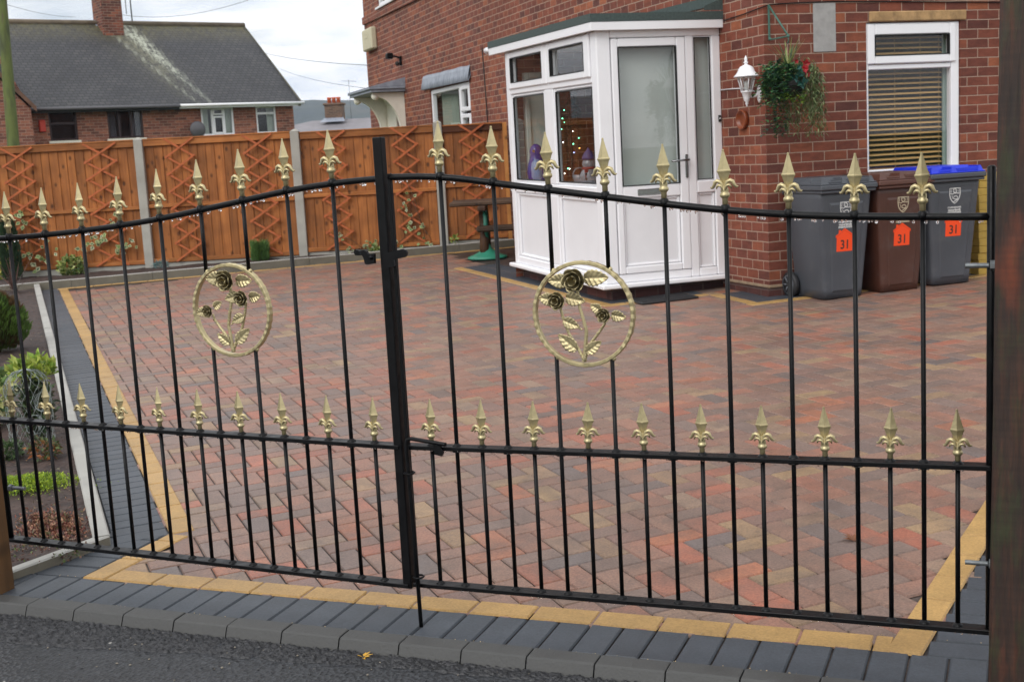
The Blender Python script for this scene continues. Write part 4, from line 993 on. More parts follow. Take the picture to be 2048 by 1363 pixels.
# Christmas things in the porch
def pl(a, b, z): p = hw(a, b); return Vector((p.x, p.y, z + .014 * (b - .7)))
t = thing('christmas_tree', 'decorated Christmas tree with tiny lights behind the porch window', 'tree', pl(-.60, 2.60, .30), HAZ)
f = M(); f.tube([(0, 0, 0), (0, 0, 1.6)], [.02, .006], 6, lin(70, 50, 36)); f.build('trunk', m_leaf, t)
f = M()
for i in range(3400):
    z = rng.uniform(.15, 1.62); rr = .31 * (1 - (z - .15) / 1.55) + .02; a = rng.uniform(0, 6.28); k = math.sqrt(rng.random()); p = Vector((math.cos(a) * rr * k, math.sin(a) * rr * k, z + rng.uniform(-.03, .03)))
    f.leaf(p, (math.cos(a), math.sin(a), rng.uniform(-.5, .3)), (0, 0, 1), rng.uniform(.04, .07), .010, jit(lin(34, 58, 40), rng, .3) if z > .95 or rng.random() < .4 else jit(lin(120, 40, 32), rng, .3))
f.build('foliage', m_leaf, t)
EM = [emit('light_green', (.2, 1, .55, 1), 9), emit('light_white', (1, .95, .85, 1), 9), emit('light_orange', (1, .45, .1, 1), 8), emit('light_blue', (.35, .45, 1, 1), 8)]
for i in range(46):
    z = rng.uniform(.5, 1.5); rr = .33 * (1 - (z - .15) / 1.55) + .02; a = rng.uniform(2.4, 5.2)
    f = M(); f.ball((math.cos(a) * rr, math.sin(a) * rr, z), .0052, 4); f.build('light_bulb', EM[0] if z > 1.15 and rng.random() < .7 else rng.choice(EM), t)
t = thing('penguin_ornament', 'blue penguin ornament with pale belly standing behind the porch window', 'ornament', pl(-.93, 2.69, 1.075), HAZ + R(20)); t.scale = (1.2, 1.2, 1.2)
f = M(); f.lathe([(.05, 0), (.072, .03), (.078, .09), (.068, .15), (.05, .19), (.046, .22), (.05, .25), (.04, .285), (.015, .305)], 18, lin(44, 42, 128)); f.build('body', surf('blue_gloss', None, .25), t)
f = M(); f.lathe([(.03, 0), (.045, .03), (.048, .09), (.04, .14), (.015, .17)], 14, lin(120, 140, 176), (-.03, -.035, .015)); f.build('belly', surf('pale_gloss', None, .3), t)
f = M(); f.lathe([(.014, 0), (.002, .03)], 8, lin(220, 180, 60)); f.v = [(-.04 - z, -.03 - .3 * z, .25 + y) for x, y, z in f.v]; f.build('beak', surf('beak', None, .4), t)
t = thing('snowman_ornament', 'clear snowman ornament with red scarf and purple hat behind the porch window', 'ornament', pl(-.91, 1.42, 1.075), HAZ); t.scale = (1.2, 1.2, 1.2)
ms = surf('frosted', lin(120, 120, 126), .3, 30., .25, spec=.8)
f = M(); f.ball((0, 0, .065), .07, 8); f.ball((0, 0, .155), .05, 8); f.build('body', ms, t)
f = M(); f.lathe([(.045, 0), (.054, .008), (.045, .018)], 14, (1, 1, 1, 1), (0, 0, .115)); f.box(-.05, -.03, -.05, -.035, .06, .12); f.build('scarf', surf('red_cloth', lin(130, 30, 28), .6), t)
f = M(); f.lathe([(.05, 0), (.046, .02), (.03, .05), (.012, .07), (.002, .085)], 14, (1, 1, 1, 1), (0, 0, .185)); f.build('hat', surf('purple_cloth', lin(60, 48, 100), .6), t)
f = M()
for z in (.05, .085): f.ball((-.045, -.05, z), .009, 5)
f.build('button', m_dark, t)
t = thing('basket_ornament', 'clear frosted basket ornament between the tree and snowman behind the porch window', 'ornament', pl(-.92, 1.62, 1.075), HAZ)
f = M(); f.lathe([(.04, 0), (.055, .05), (.065, .09), (.060, .09), (.05, .05), (.036, .006)], 14, cap=False); f.lathe([(.001, .004), (.04, .004)], 14, cap=False); f.build('bowl', ms, t)
f = M(); f.tube([(.06 * math.cos(a), 0, .09 + .06 * math.sin(a)) for a in [math.pi * i / 10 for i in range(11)]], .006, 6); f.build('carrying_handle', ms, t)
# door mat
p = hw(-.70, .47); t_ = M(); t_.box(-.25, .25, -.135, .135, .004, .020, ch=.005)
for i in range(24):
    for j in range(11): t_.box(-.235 + i * .0196, -.222 + i * .0196, -.12 + j * .0218, -.107 + j * .0218, .0201, .0245)
o = t_.build('door_mat', surf('black_rubber', lin(34, 34, 36), .6)); o.location = (p.x, p.y, gz(p.x, p.y)); o.rotation_euler = (R(0.9), R(-1.2), HAZ); tag(o, 'black rubber doormat on the paving below the white porch door', 'mat')
# ------------------------------------------------------------------ things on the house corner
t = thing('wall_lantern', 'white carriage lantern on a curved arm fixed to the brick corner', 'lantern', hw(0, .08, 1.70), HAZ)
f = M(); f.lathe([(.034, 0), (.038, .006), (.03, .014), (.012, .02)], 16); f.v = [(-z, y * .8, x * 1.9 + .05) for x, y, z in f.v]; f.tube([(-.012, 0, .05), (-.04, 0, .035), (-.075, 0, .03), (-.10, 0, .045), (-.115, 0, .06)], [.013, .012, .010, .010, .012], 8); f.build('arm', m_upvc, t)
f = M()
f.lathe([(.002, -.045), (.007, -.038), (.006, -.03), (.012, -.022), (.010, -.01), (.02, 0), (.024, .02), (.038, .062), (.044, .066), (.046, .072), (.040, .076)], 16, o=(-.115, 0, 0))
for k in range(6):
    a = k * math.pi / 3 + .3; f.tube([(-.115 + .040 * math.cos(a), .040 * math.sin(a), .072), (-.115 + .068 * math.cos(a), .068 * math.sin(a), .185)], .0052, 6)
f.lathe([(.066, .181), (.073, .184), (.093, .182), (.097, .186), (.092, .194), (.078, .207), (.066, .225), (.058, .246), (.044, .262), (.022, .272), (.013, .276), (.012, .284), (.018, .289), (.017, .296), (.009, .300), (.013, .312), (.011, .324), (.004, .34), (.001, .345)], 24, o=(-.115, 0, 0)); f.build('cage', m_upvc, t)
f = M(); f.lathe([(.040, .075), (.066, .182)], 6, smooth=False, o=(-.115, 0, 0), cap=False, ph=.3); f.build('glass', glassmat('lantern_glass', (.86, .88, .88, 1), 1.6, .1), t)
f = M(); f.lathe([(.012, .074), (.012, .1), (.02, .118), (.02, .14), (.006, .155)], 12, o=(-.115, 0, 0)); f.build('bulb', surf('bulb_glass', lin(225, 225, 222), .2), t)
t = thing('wall_dish', 'round brown terracotta dish hung on the bricks below the lantern', 'wall dish', hw(-.004, .327, 1.562), HAZ)
f = M(); f.lathe([(.001, .004), (.052, .004), (.060, .008), (.066, .034), (.074, .036), (.078, .030), (.074, .0), (.001, 0)], 32); f.v = [(-z, x * 1.02, y) for x, y, z in f.v]; f.build('dish', surf('terracotta', lin(130, 66, 36), .35, 9., .2), t)
t = thing('basket_bracket', 'green iron bracket for the hanging basket screwed to the brick corner', 'bracket', hw(.04, -.01, 2.145), HAZ)
m_green = surf('green_iron', lin(58, 96, 84), .45, 20., .2)
f = M(); f.box(-.009, .009, -.008, .0, 0, .266, ch=.003); f.box(-.007, .007, -.29, -.008, -.002, .010, ch=.003); f.tube([(0, -.010, .256), (0, -.27, .012)], .0075, 6); f.tube([(0, -.27, .01), (0, -.28, -.02), (0, -.275, -.045), (0, -.262, -.04)], .0045, 6); f.ball((0, -.012, .01), .013, 5); f.ball((0, -.275, .006), .013, 5); f.build('arm', m_green, t)
bx = thing('hanging_basket', 'hanging basket of trailing ivy, spiky leaves and red flowers by the lantern', 'hanging basket', hw(.035, -.285, 1.72), HAZ)
f = M()
for k in range(3):
    a = k * 2.09 + .4; f.tube([(.13 * math.cos(a), .13 * math.sin(a), .10), (0, 0, .385)], .002, 4)
f.lathe([(.02, -.03), (.09, 0), (.128, .05), (.14, .10), (.13, .10), (.1, .04)], 14, cap=False); f.build('basket', m_dark, bx)
f = M(); dk = [lin(52, 88, 62), lin(66, 108, 66), lin(44, 80, 66), lin(86, 124, 72)]
def ivy_strand(f, p, drop, n_, cols, L, spread=.02, sway=.03):
    p = Vector(p); d = Vector((rng.uniform(-.3, .3), rng.uniform(-.3, .3), -1)).normalized(); ln = drop / n_
    for i in range(n_):
        d = (d + Vector((rng.uniform(-sway, sway), rng.uniform(-sway, sway), -.02)) * 4).normalized(); p = p + d * ln
        for k in range(2):
            a = rng.uniform(0, 6.28); dd = Vector((math.cos(a), math.sin(a), rng.uniform(-.9, .3)))
            q_ = p + Vector((rng.uniform(-spread, spread), rng.uniform(-spread, spread), 0)); l_ = L * rng.uniform(.6, 1.2); c = jit(rng.choice(cols), rng, .25)
            f.leaf(q_, dd, (0, 0, 1), l_, l_ * .85, c)
            sd = dd.cross(Vector((0, 0, 1))).normalized()
            for s_ in (-1, 1): f.leaf(q_, dd * .5 + sd * s_ * .9, (0, 0, 1), l_ * .62, l_ * .4, c)
for i in range(80):
    a = rng.uniform(0, 6.28); r = math.sqrt(rng.random()) * .15; ivy_strand(f, (-.06 + r * math.cos(a) * .95, r * math.sin(a), .18 + rng.uniform(-.04, .09)), rng.uniform(.12, .26), 9, dk, .034)
for i in range(10): ivy_strand(f, (-.12 + rng.uniform(-.035, .04), rng.uniform(-.05, .05), .02), rng.uniform(.24, .34), 14, dk, .028, .014, .012)
for i in range(9): ivy_strand(f, (-.04 + rng.uniform(-.08, .10), -.12 + rng.uniform(-.03, .03), rng.uniform(-.02, .06)), .06, 3, [lin(150, 176, 66), lin(120, 160, 60)], .028)
f.build('ivy', m_leaf, bx)
f = M()
for i in range(84):   # long willowy trails on one side
    p = Vector((.11 + rng.uniform(-.045, .055), rng.uniform(-.08, .06), .22 + rng.uniform(-.05, .03))); L = rng.uniform(.36, .60); n_ = 26
    v = Vector((rng.uniform(-.15, .3), rng.uniform(-.3, .25), .5))
    for k in range(n_):
        v = (v + Vector((rng.uniform(-.08, .08), rng.uniform(-.08, .08), -.42))).normalized(); p = p + v * L / n_
        a = rng.uniform(0, 6.28); f.leaf(p, (math.cos(a) * .8, math.sin(a) * .8, -.75), (0, 0, 1), rng.uniform(.035, .06), .009, jit(rng.choice([lin(96, 116, 72), lin(122, 136, 92), lin(80, 102, 64)]), rng, .25))
f.build('trailing_leaves', m_leaf, bx)
f = M()
for i in range(34):
    a = rng.uniform(0, 6.28); e_ = rng.uniform(.25, 1.3); L = rng.uniform(.18, .32); d = Vector((math.cos(a) * math.cos(e_), math.sin(a) * math.cos(e_), math.sin(e_))); p = Vector((.0, 0, .20)); c = rng.choice([lin(60, 88, 54), lin(90, 110, 66), lin(150, 156, 96)])
    prev = None; sd = d.cross(Vector((0, 0, 1))).normalized()
    for k in range(7):
        t_ = k / 6; w_ = .0065 * (1 - t_ ** 2) + .0005; q_ = p + d * L * t_ + Vector((0, 0, -.10 * t_ * t_ * math.cos(e_)))
        r_ = (f.vert(q_ - sd * w_), f.vert(q_ + sd * w_))
        if prev: f.face((prev[0], prev[1], r_[1], r_[0]), c)
        prev = r_
f.build('spiky_leaves', m_leaf, bx)
for p, s_ in (((.065, -.13, .215), .85), ((.05, -.14, .175), .7), ((.085, -.12, .14), .6), ((-.005, -.12, .235), .45)):
    f = M()
    for k in range(5):
        a = k * 1.256 + s_ * 9; f.leaf(Vector(p), (math.cos(a), -.35, math.sin(a)), (0, -1, 0), .05 * s_, .042 * s_, jit(lin(168, 34, 42), rng, .2), .3)
    f.build('flower', m_leaf, bx)
f = M()
for i in range(16):
    p = Vector((.02 + rng.uniform(-.05, .07), -.13 + rng.uniform(-.02, .04), rng.uniform(.04, .18))); a = rng.uniform(0, 6.28); f.leaf(p, (math.cos(a), -.4, math.sin(a)), (0, -1, 0), rng.uniform(.04, .06), .045, jit(lin(40, 92, 84), rng, .2))
f.build('broad_leaves', m_leaf, bx)
# ------------------------------------------------------------------ wheelie bins
def text_geo(s, size, bold=0.):
    cu = bpy.data.curves.new('lettering', 'FONT'); cu.body = s; cu.size = size; cu.align_x = 'CENTER'; cu.offset = bold; cu.resolution_u = 3
    ob = bpy.data.objects.new('lettering', cu); me = bpy.data.meshes.new_from_object(ob)
    vs = [v.co[:] for v in me.vertices]; fs = [tuple(p.vertices) for p in me.polygons]
    bpy.data.objects.remove(ob); bpy.data.curves.remove(cu); bpy.data.meshes.remove(me); return vs, fs
def ribbon(m_, pts, w_, fn, c=(1, 1, 1, 1), closed=False):
    P = [Vector((p[0], p[1])) for p in pts]; n_ = len(P); rs = []
    for i in range(n_):
        a = P[(i - 1) % n_] if closed or i else P[0]; b = P[(i + 1) % n_] if closed or i < n_ - 1 else P[-1]
        d = (b - a).normalized(); nn = Vector((-d.y, d.x)) * w_ / 2; rs.append((m_.vert(fn(P[i] + nn)), m_.vert(fn(P[i] - nn))))
    for i in range(n_ if closed else n_ - 1):
        a, b = rs[i], rs[(i + 1) % n_]; m_.face((a[0], a[1], b[1], b[0]), c)
m_white_print = surf('white_print', lin(216, 216, 214), .6); m_cream_print = surf('cream_print', lin(196, 184, 156), .6)
m_sticker = surf('orange_sticker', lin(238, 74, 24), .4); m_num = surf('dark_numerals', lin(58, 40, 34), .5); m_sticker_edge = surf('sticker_shade', lin(206, 58, 22), .4)
def bin_(label, a, b, z, body, lid, rim, print_m, rz=0., dy=0.):
    t = thing('wheelie_bin', label, 'bin', hw(a, b, z), HAZ + rz, 'wheelie bins beside the window')
    H = .84
    def sec(k):     # rounded rectangle, front at -y
        hwx = .175 + .062 * k; y0 = -.195 - .050 * k; y1 = .20 + .03 * k; r = .035; pts = []
        for cx, cy, a0 in ((hwx - r, y0 + r, -90), (hwx - r, y1 - r, 0), (-hwx + r, y1 - r, 90), (-hwx + r, y0 + r, 180)):
            for j in range(5): an = R(a0 + j * 22.5); pts.append((cx + r * math.cos(an), cy + r * math.sin(an)))
        # shallow vertical grooves beside the raised front panel
        return pts
    f = M(); prev = None
    for i in range(13):
        k = i / 12; z_ = .015 + (H - .015) * k; r_ = f.ring([(x, y, z_) for x, y in sec(k)])
        if prev: f.bridge(prev, r_, (1, 1, 1, 1))
        else: f.face(r_[::-1])
        prev = r_
    f.face(prev)
    def fy(z_): return -.195 - .050 * (z_ - .015) / (H - .015)
    # raised panel on the front and ribs on the sides
    a_ = [f.vert(p) for p in ((-.115, fy(.06) - .0005, .06), (.115, fy(.06) - .0005, .06), (.15, fy(.74) - .0005, .74), (-.15, fy(.74) - .0005, .74))]; b_ = [f.vert(p) for p in ((-.105, fy(.07) - .009, .075), (.105, fy(.07) - .009, .075), (.14, fy(.73) - .009, .725), (-.14, fy(.73) - .009, .725))]
    f.bridge(a_, b_, (1, 1, 1, 1), smooth=False); f.face(b_)
    for s_ in (-1, 1): f.box(s_ * .205 - .012, s_ * .205 + .012, -.20, .16, .70, .79, ch=.006)
    f.build('body', body, t)
    f = M(); f.box(-.254, .254, -.292, .265, H - .004, H + .034, ch=.008); f.box(-.244, .244, -.280, .255, H - .028, H - .005, ch=.006); f.build('rim', rim, t)
    f = M()
    f.box(-.246, .246, -.284, .26, H + .0345, H + .045, ch=.004)
    # domed lid with two finger wells cut into its front edge
    def slab(x0, x1, y0, y1, z0, z1, e=.022):
        A = f.ring([(x0, y0, z0), (x1, y0, z0), (x1, y1, z0), (x0, y1, z0)]); B = f.ring([(x0 + e, y0 + e, z1), (x1 - e, y0 + e, z1), (x1 - e, y1 - e, z1), (x0 + e, y1 - e, z1)]); f.bridge(A, B, (1, 1, 1, 1), smooth=False); f.face(B)
    z0, z1 = H + .044, H + .088
    slab(-.24, .24, -.13, .25, z0, z1)
    for x0, x1 in ((-.235, -.165), (-.055, .0), (.19, .238)): slab(x0, x1, -.265, -.125, z0, z1 - .004, .014)
    f.box(-.17, -.05, -.262, -.250, z0, z0 + .018, ch=.004); f.box(-.005, .195, -.262, -.245, z0, z0 + .030, ch=.004)
    f.box(-.20, .20, .262, .30, H + .02, H + .06, ch=.01); f.build('lid', lid, t)
    f = M(); f.tube([(-.2, .31, H - .01), (.2, .31, H - .01)], .016, 10)
    for s_ in (-1, 1): f.box(s_ * .19 - .02, s_ * .19 + .02, .22, .32, H - .04, H + .01, ch=.006)
    f.build('handle', rim, t)
    for s_ in (-1, 1):
        f = M(); f.lathe([(.03, -.022), (.088, -.024), (.1, -.016), (.1, .016), (.088, .024), (.03, .022)], 24); f.v = [(s_ * .208 + z_, .205 + x, .10 + y) for x, y, z_ in f.v]; wh = f.build('wheel', m_tyre, t)
        f = M()
        for k in range(6):
            an = k * math.pi / 3; f.tube([(s_ * .234, .205 + .02 * math.cos(an), .10 + .02 * math.sin(an)), (s_ * .234, .205 + .068 * math.cos(an), .10 + .068 * math.sin(an))], .006, 5)
        f.lathe([(.066, -.004), (.074, -.004), (.074, .004), (.066, .004)], 20, cap=False); f.v[-80:] = [(s_ * .234 + z_, .205 + x, .10 + y) for x, y, z_ in f.v[-80:]]; f.build('rim', m_hub, wh)
    # printed crest, council name and the house number sticker, all lying on the front face
    def fn(off): return lambda p: (p[0], fy(p[1]) - .0095 - off, p[1])
    cz = .685 + dy; cx = -.008
    f = M(); sh = [(-.048, .055), (0, .055), (.048, .055), (.048, .01), (.040, -.022), (.022, -.046), (0, -.062), (-.022, -.046), (-.040, -.022), (-.048, .01)]
    P = lambda pts: [(cx + x, cz + z_) for x, z_ in pts]
    ribbon(f, P(sh), .006, fn(.0006), closed=True); ribbon(f, P([(-.048, .014), (-.02, .010), (-.006, .018), (.012, .016), (.048, .014)]), .005, fn(.0006))
    ribbon(f, P([(.018 * math.cos(k * .7), .035 + .014 * math.sin(k * .7)) for k in range(9)]), .004, fn(.0006), closed=True); ribbon(f, P([(-.018, .05), (-.006, .022), (.006, .05), (.018, .022)]), .0035, fn(.0006))
    ribbon(f, P([(-.012, -.05), (.016, -.036), (.028, -.016), (.014, -.004), (-.008, -.008), (-.012, -.024), (.006, -.03), (.03, -.032)]), .006, fn(.0006)); ribbon(f, P([(-.03, -.002), (-.018, -.014), (-.028, -.026)]), .004, fn(.0006))
    for x in (-.036, .036): ribbon(f, P([(x, .05), (x, .02)]), .004, fn(.0006))
    f.build('crest', print_m, t)
    f = M()
    for s_, size, zz, bold in (('STAFFORDSHIRE', .0165, cz - .098, .0006), ('moorlands', .0265, cz - .120, .0009)):
        vs, fs = text_geo(s_, size, bold); i0 = len(f.v)
        for v in vs: f.vert(fn(.0006)((cx + v[0], zz + v[1])))
        for q_ in fs: f.face([i0 + k for k in q_])
    ribbon(f, P([(-.062, -.128), (.062, -.128)]), .005, fn(.0006)); ribbon(f, P([(-.062, -.136), (.062, -.136)]), .004, fn(.0006))
    f.build('council_lettering', print_m, t)
    sx, sz = -.012, cz - .235; S = lambda pts: [(sx + x, sz + z_) for x, z_ in pts]
    f = M(); f.face([f.vert(fn(.0006)(p)) for p in S([(-.071, -.08), (.071, -.08), (.071, .026), (.080, .026), (.080, .042), (.0, .094), (-.034, .072), (-.034, .082), (-.054, .082), (-.054, .058), (-.080, .042), (-.080, .026), (-.071, .026)])]); st = f.build('number_sticker', m_sticker, t)
    f = M(); ribbon(f, S([(-.078, .030), (0, .080), (.078, .030)]), .004, fn(.0009)); f.build('roof_line', m_sticker_edge, st)
    f = M(); vs, fs = text_geo('31', .094, .0018); i0 = len(f.v)
    for v in vs: f.vert(fn(.0011)((sx + .004 + v[0] * .92, sz - .060 + v[1])))
    for q_ in fs: f.face([i0 + k for k in q_])
    f.build('house_number', m_num, st)
    return t
m_tyre = surf('rubber_tyre', lin(30, 30, 32), .6); m_hub = surf('wheel_hub', lin(90, 94, 100), .5)
def binp(name, c): return surf(name, c, .42, 2.2, .14, .0008, 220., rough_var=.08, dirt=(mixc(c, lin(120, 120, 118), .35), 5., .56, .85))
m_bgrey = binp('grey_bin_plastic', lin(70, 73, 79)); m_bbrown = binp('brown_bin_plastic', lin(74, 44, 34)); m_bblue = surf('blue_lid_plastic', lin(26, 50, 200), .4, 3., .08); m_bbrown2 = binp('brown_lid_plastic', lin(84, 52, 42))
bin_('grey wheelie bin with a grey lid, its wheel against the brick corner', .352, -.29, gz(1.39, 6.25) - .005, m_bgrey, m_bgrey, m_bgrey, m_white_print, R(2))
bin_('brown wheelie bin with a brown lid standing between two grey bins', .865, -.29, gz(1.75, 6.55) - .010, m_bbrown, m_bbrown2, m_bbrown2, m_cream_print, R(1))
bin_('grey wheelie bin with a bright blue lid beside the stacked yellow bricks', 1.338, -.30, gz(2.1, 6.77) + .002, m_bgrey, m_bblue, m_bgrey, m_white_print, R(-1), .018)
# ------------------------------------------------------------------ stacked yellow pavers by the wall
m_yb = surf('yellow_paver', lin(176, 146, 66), .75, 14., .12, .0015, 130.)
pav = None
for k in range(14):
    for j in range(3):
        for d_ in range(2):
            if k == 13 and d_ == 0: continue
            if pav is None:
                f = M(); f.box(-.0995, .0995, -.0495, .0495, 0, .0575, ch=.004); pav = f.build('paving_brick', m_yb); o = pav
            else: o = pav.copy(); COL.objects.link(o)
            p = hw(1.905 + j * .202 + rng.uniform(-.006, .006), -.085 - d_ * .101 + rng.uniform(-.004, .004)); o.location = (p.x, p.y, gz(p.x, p.y) + .0585 * k); o.rotation_euler = (0, 0, HAZ + rng.uniform(-.02, .02))
            tag(o, 'plain yellow paving brick in the stack against the wall beside the blue lidded bin', 'paving brick', 'yellow paving bricks stacked by the wall')
# ------------------------------------------------------------------ fence
FO = Vector((-7.32812, 9.31473, 0)); FD = Vector((.91712, .39861, 0)); FN = Vector((-.39861, .91712, 0)); FA = math.atan2(FD.y, FD.x)
def fp(s_, y, z): p = FO + FD * s_ + FN * y; return Vector((p.x, p.y, z))
wc = lambda: jit((1, 1, 1, 1), rng, .24)
def panel(label, s0, s1, top, base, grav):
    t = thing('timber_fence', label, 'fence', fp((s0 + s1) / 2, 0, grav), FA, 'orange brown wooden fence panels'); h_ = (s1 - s0) / 2; zb = base - grav; zt = top - grav
    f = M(); x = -h_
    while x < h_ - .01:
        w_ = min(rng.uniform(.098, .115), h_ - x); c = wc(); t0 = rng.uniform(-.001, .001)
        f.poly([(x, -.002 + t0, zb), (x + w_ + .008, -.013 + t0, zb), (x + w_ + .008, -.013 + t0, zt - .01), (x, -.002 + t0, zt - .01)], c)
        f.poly([(x + w_ + .008, -.013 + t0, zb), (x + w_ + .008, .006, zb), (x + w_ + .008, .006, zt - .01), (x + w_ + .008, -.013 + t0, zt - .01)], c); x += w_
    f.poly([(h_, .008, zb), (-h_, .008, zb), (-h_, .008, zt - .01), (h_, .008, zt - .01)], wc())
    f.build('boards', m_wood, t)
    for nm, z0, z1 in (('top_rail', zt - .085, zt - .012), ('middle_rail', .715 + .04 - .0, .80), ('bottom_rail', zb + .004, zb + .055)):
        f = M(); f.box(-h_, h_, -.042, -.0135, z0, z1, wc(), ch=.004); f.build(nm, m_woodrail, t)
    f = M(); f.box(-h_, h_, -.050, .03, zt - .0115, zt + .006, wc(), ch=.003); f.build('capping', m_woodrail, t)
    f = M(); f.box(-h_, h_, -.022, .022, -.12, zb - .001, ch=.004); f.build('gravel_board', m_concrete, t)
    return t
panel('wooden fence panel behind the dark column conifer, nearest the left house', -1.87, -.056, 1.797, .262, .19)
panel('wooden fence panel between the concrete posts above the green needle shrub', .056, 1.868, 1.797, .27, .20)
panel('wooden fence panel between the concrete posts behind the latch post of the gate', 1.980, 3.628, 1.780, .30, .22)
pe = panel('short wooden fence panel with a dark stained top rail meeting the brick house', 3.742, 4.485, 1.768, .345, .25)
for c in pe.children:
    if c.name.startswith('top_rail'): c.data.materials[0] = woodmat('dark_rail_wood', lin(66, 36, 18), lin(96, 54, 28), axis='X')
pt = None
for s_, ztop, lab in ((0., 1.826, 'weathered concrete fence post standing before the dark windowed left house'), (1.9235, 1.826, 'weathered concrete fence post standing below the chimney on the far hill'), (3.686, 1.836, 'weathered concrete fence post standing beside the short panel by the brick house')):
    t = thing('fence_post', lab, 'fence post', fp(s_, 0, .15), FA, 'concrete fence posts')
    f = M(); hh = ztop - .15; f.box(-.054, .054, -.062, .062, -.2, hh - .03, ch=.006)
    A = f.ring([(-.054, -.062, hh - .0299), (.054, -.062, hh - .0299), (.054, .062, hh - .0299), (-.054, .062, hh - .0299)]); B = f.ring([(-.012, -.02, hh), (.012, -.02, hh), (.012, .02, hh), (-.012, .02, hh)]); f.bridge(A, B, (1, 1, 1, 1), smooth=False); f.face(B)
    f.build('post_shaft', m_concrete, t)
t = thing('end_batten', 'pale timber batten closing the fence end against the brick house wall', 'batten', fp(4.515, -.02, .25), FA)
f = M(); f.box(-.026, .026, -.03, .02, 0, 1.52, ch=.004); f.build('batten', woodmat('pale_batten', lin(168, 112, 56), lin(200, 140, 78)), t)
trl = [(-1.665, -1.31, 1.765, .35, 'beside the dark column conifer'), (-.665, -.29, 1.768, .285, 'with variegated ivy at its foot'), (.325, .66, 1.782, .295, 'beside the concrete post of the left house'), (1.295, 1.63, 1.772, .31, 'behind the green needle shrub'), (2.21, 2.53, 1.762, .33, 'behind the tall bar next to the latch post'), (3.125, 3.425, 1.764, .36, 'with white edged ivy climbing up it'), (3.96, 4.26, 1.762, .385, 'on the short panel above the rustic table')]
for i, (a, b, z1, z0, lab) in enumerate(trl):
    t = thing('trellis', 'orange trellis on the fence, ' + lab, 'trellis', fp((a + b) / 2, -.055, z0), FA, 'expanding trellises on the fence'); f = M(); hw_ = (b - a) / 2; n_ = 7; p_ = (z1 - z0) / n_ * 1.0
    dxs = rng.uniform(-.01, .01)
    for k in range(n_):
        zt = (z1 - z0) - k * p_
        for s_ in (-1, 1):
            A = Vector((s_ * hw_ * 1.08, -.004 * s_, zt + .012)); B = Vector((-s_ * hw_ * 1.08, -.004 * s_, zt - p_ * 1.02 - .008)); d = (B - A).normalized(); nn = Vector((-d.z, 0, d.x)) * .012
            sk = Vector((.03 * (k / n_) + dxs, 0, 0)); y0, y1 = (-.012, -.0005) if s_ > 0 else (.0, .0115); c = jit((1, 1, 1, 1), rng, .1)
            q_ = [A + nn + sk, B + nn + sk, B - nn + sk, A - nn + sk]; v0 = f.ring([(p.x, y0, p.z) for p in q_]); v1 = f.ring([(p.x, y1, p.z) for p in q_]); f.face(v0, c); f.face(v1[::-1], c); f.bridge(v0, v1, c, smooth=False)
    f.build('slats', m_trellis, t, recalc=True)
# ------------------------------------------------------------------ plants
def ico_scatter(f, c, r3, n_, L, W, cols, out=.6, upb=.2, shell=.55, dark=None):
    for i in range(n_):
        v = Vector((rng.gauss(0, 1), rng.gauss(0, 1), rng.gauss(0, 1))).normalized(); k = (shell + (1 - shell) * rng.random()); p = Vector((c[0] + v.x * r3[0] * k, c[1] + v.y * r3[1] * k, c[2] + v.z * r3[2] * k))
        d = v * out + Vector((rng.uniform(-1, 1), rng.uniform(-1, 1), rng.uniform(-1, 1) + upb)); f.leaf(p, d, (rng.uniform(-1, 1), rng.uniform(-1, 1), 1), L * rng.uniform(.6, 1.25), W * rng.uniform(.7, 1.2), jit(rng.choice(cols), rng, .28))
def plant(name, label, x, y, cat='plant', group=None, dz=.02): return thing(name, label, cat, (x, y, gz(x, y) + dz), 0, group)
# round conifer
t = plant('round_conifer', 'bushy round green conifer with bronze inner foliage in the flower bed', -4.60, 3.98, 'shrub')
f = M(); f.tube([(0, 0, 0), (0, 0, .3)], [.03, .015], 6, lin(60, 44, 32)); f.build('stem', m_leaf, t)
f = M()
for i in range(5200):
    a = rng.uniform(0, 6.28); u_ = rng.random(); z = .02 + .44 * u_; rr = .245 * math.sin(math.pi * min(1, (u_ * .86 + .13))) ** .7; k = rng.random() ** .45; lump = 1 + .12 * noise.noise((math.cos(a) * 2.2, math.sin(a) * 2.2, z * 7))
    p = Vector((math.cos(a) * rr * k * lump, math.sin(a) * rr * k * lump, z)); cl = noise.noise((p.x * 6, p.y * 6, p.z * 6 + 3))
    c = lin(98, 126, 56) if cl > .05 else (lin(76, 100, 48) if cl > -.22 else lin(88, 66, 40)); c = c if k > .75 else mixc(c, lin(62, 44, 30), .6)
    f.leaf(p, (math.cos(a) * .6, math.sin(a) * .6, rng.uniform(.5, 1.4)), (math.sin(a), -math.cos(a), .2), rng.uniform(.035, .065), .014, jit(c, rng, .25))
f.build('foliage', m_leaf, t)
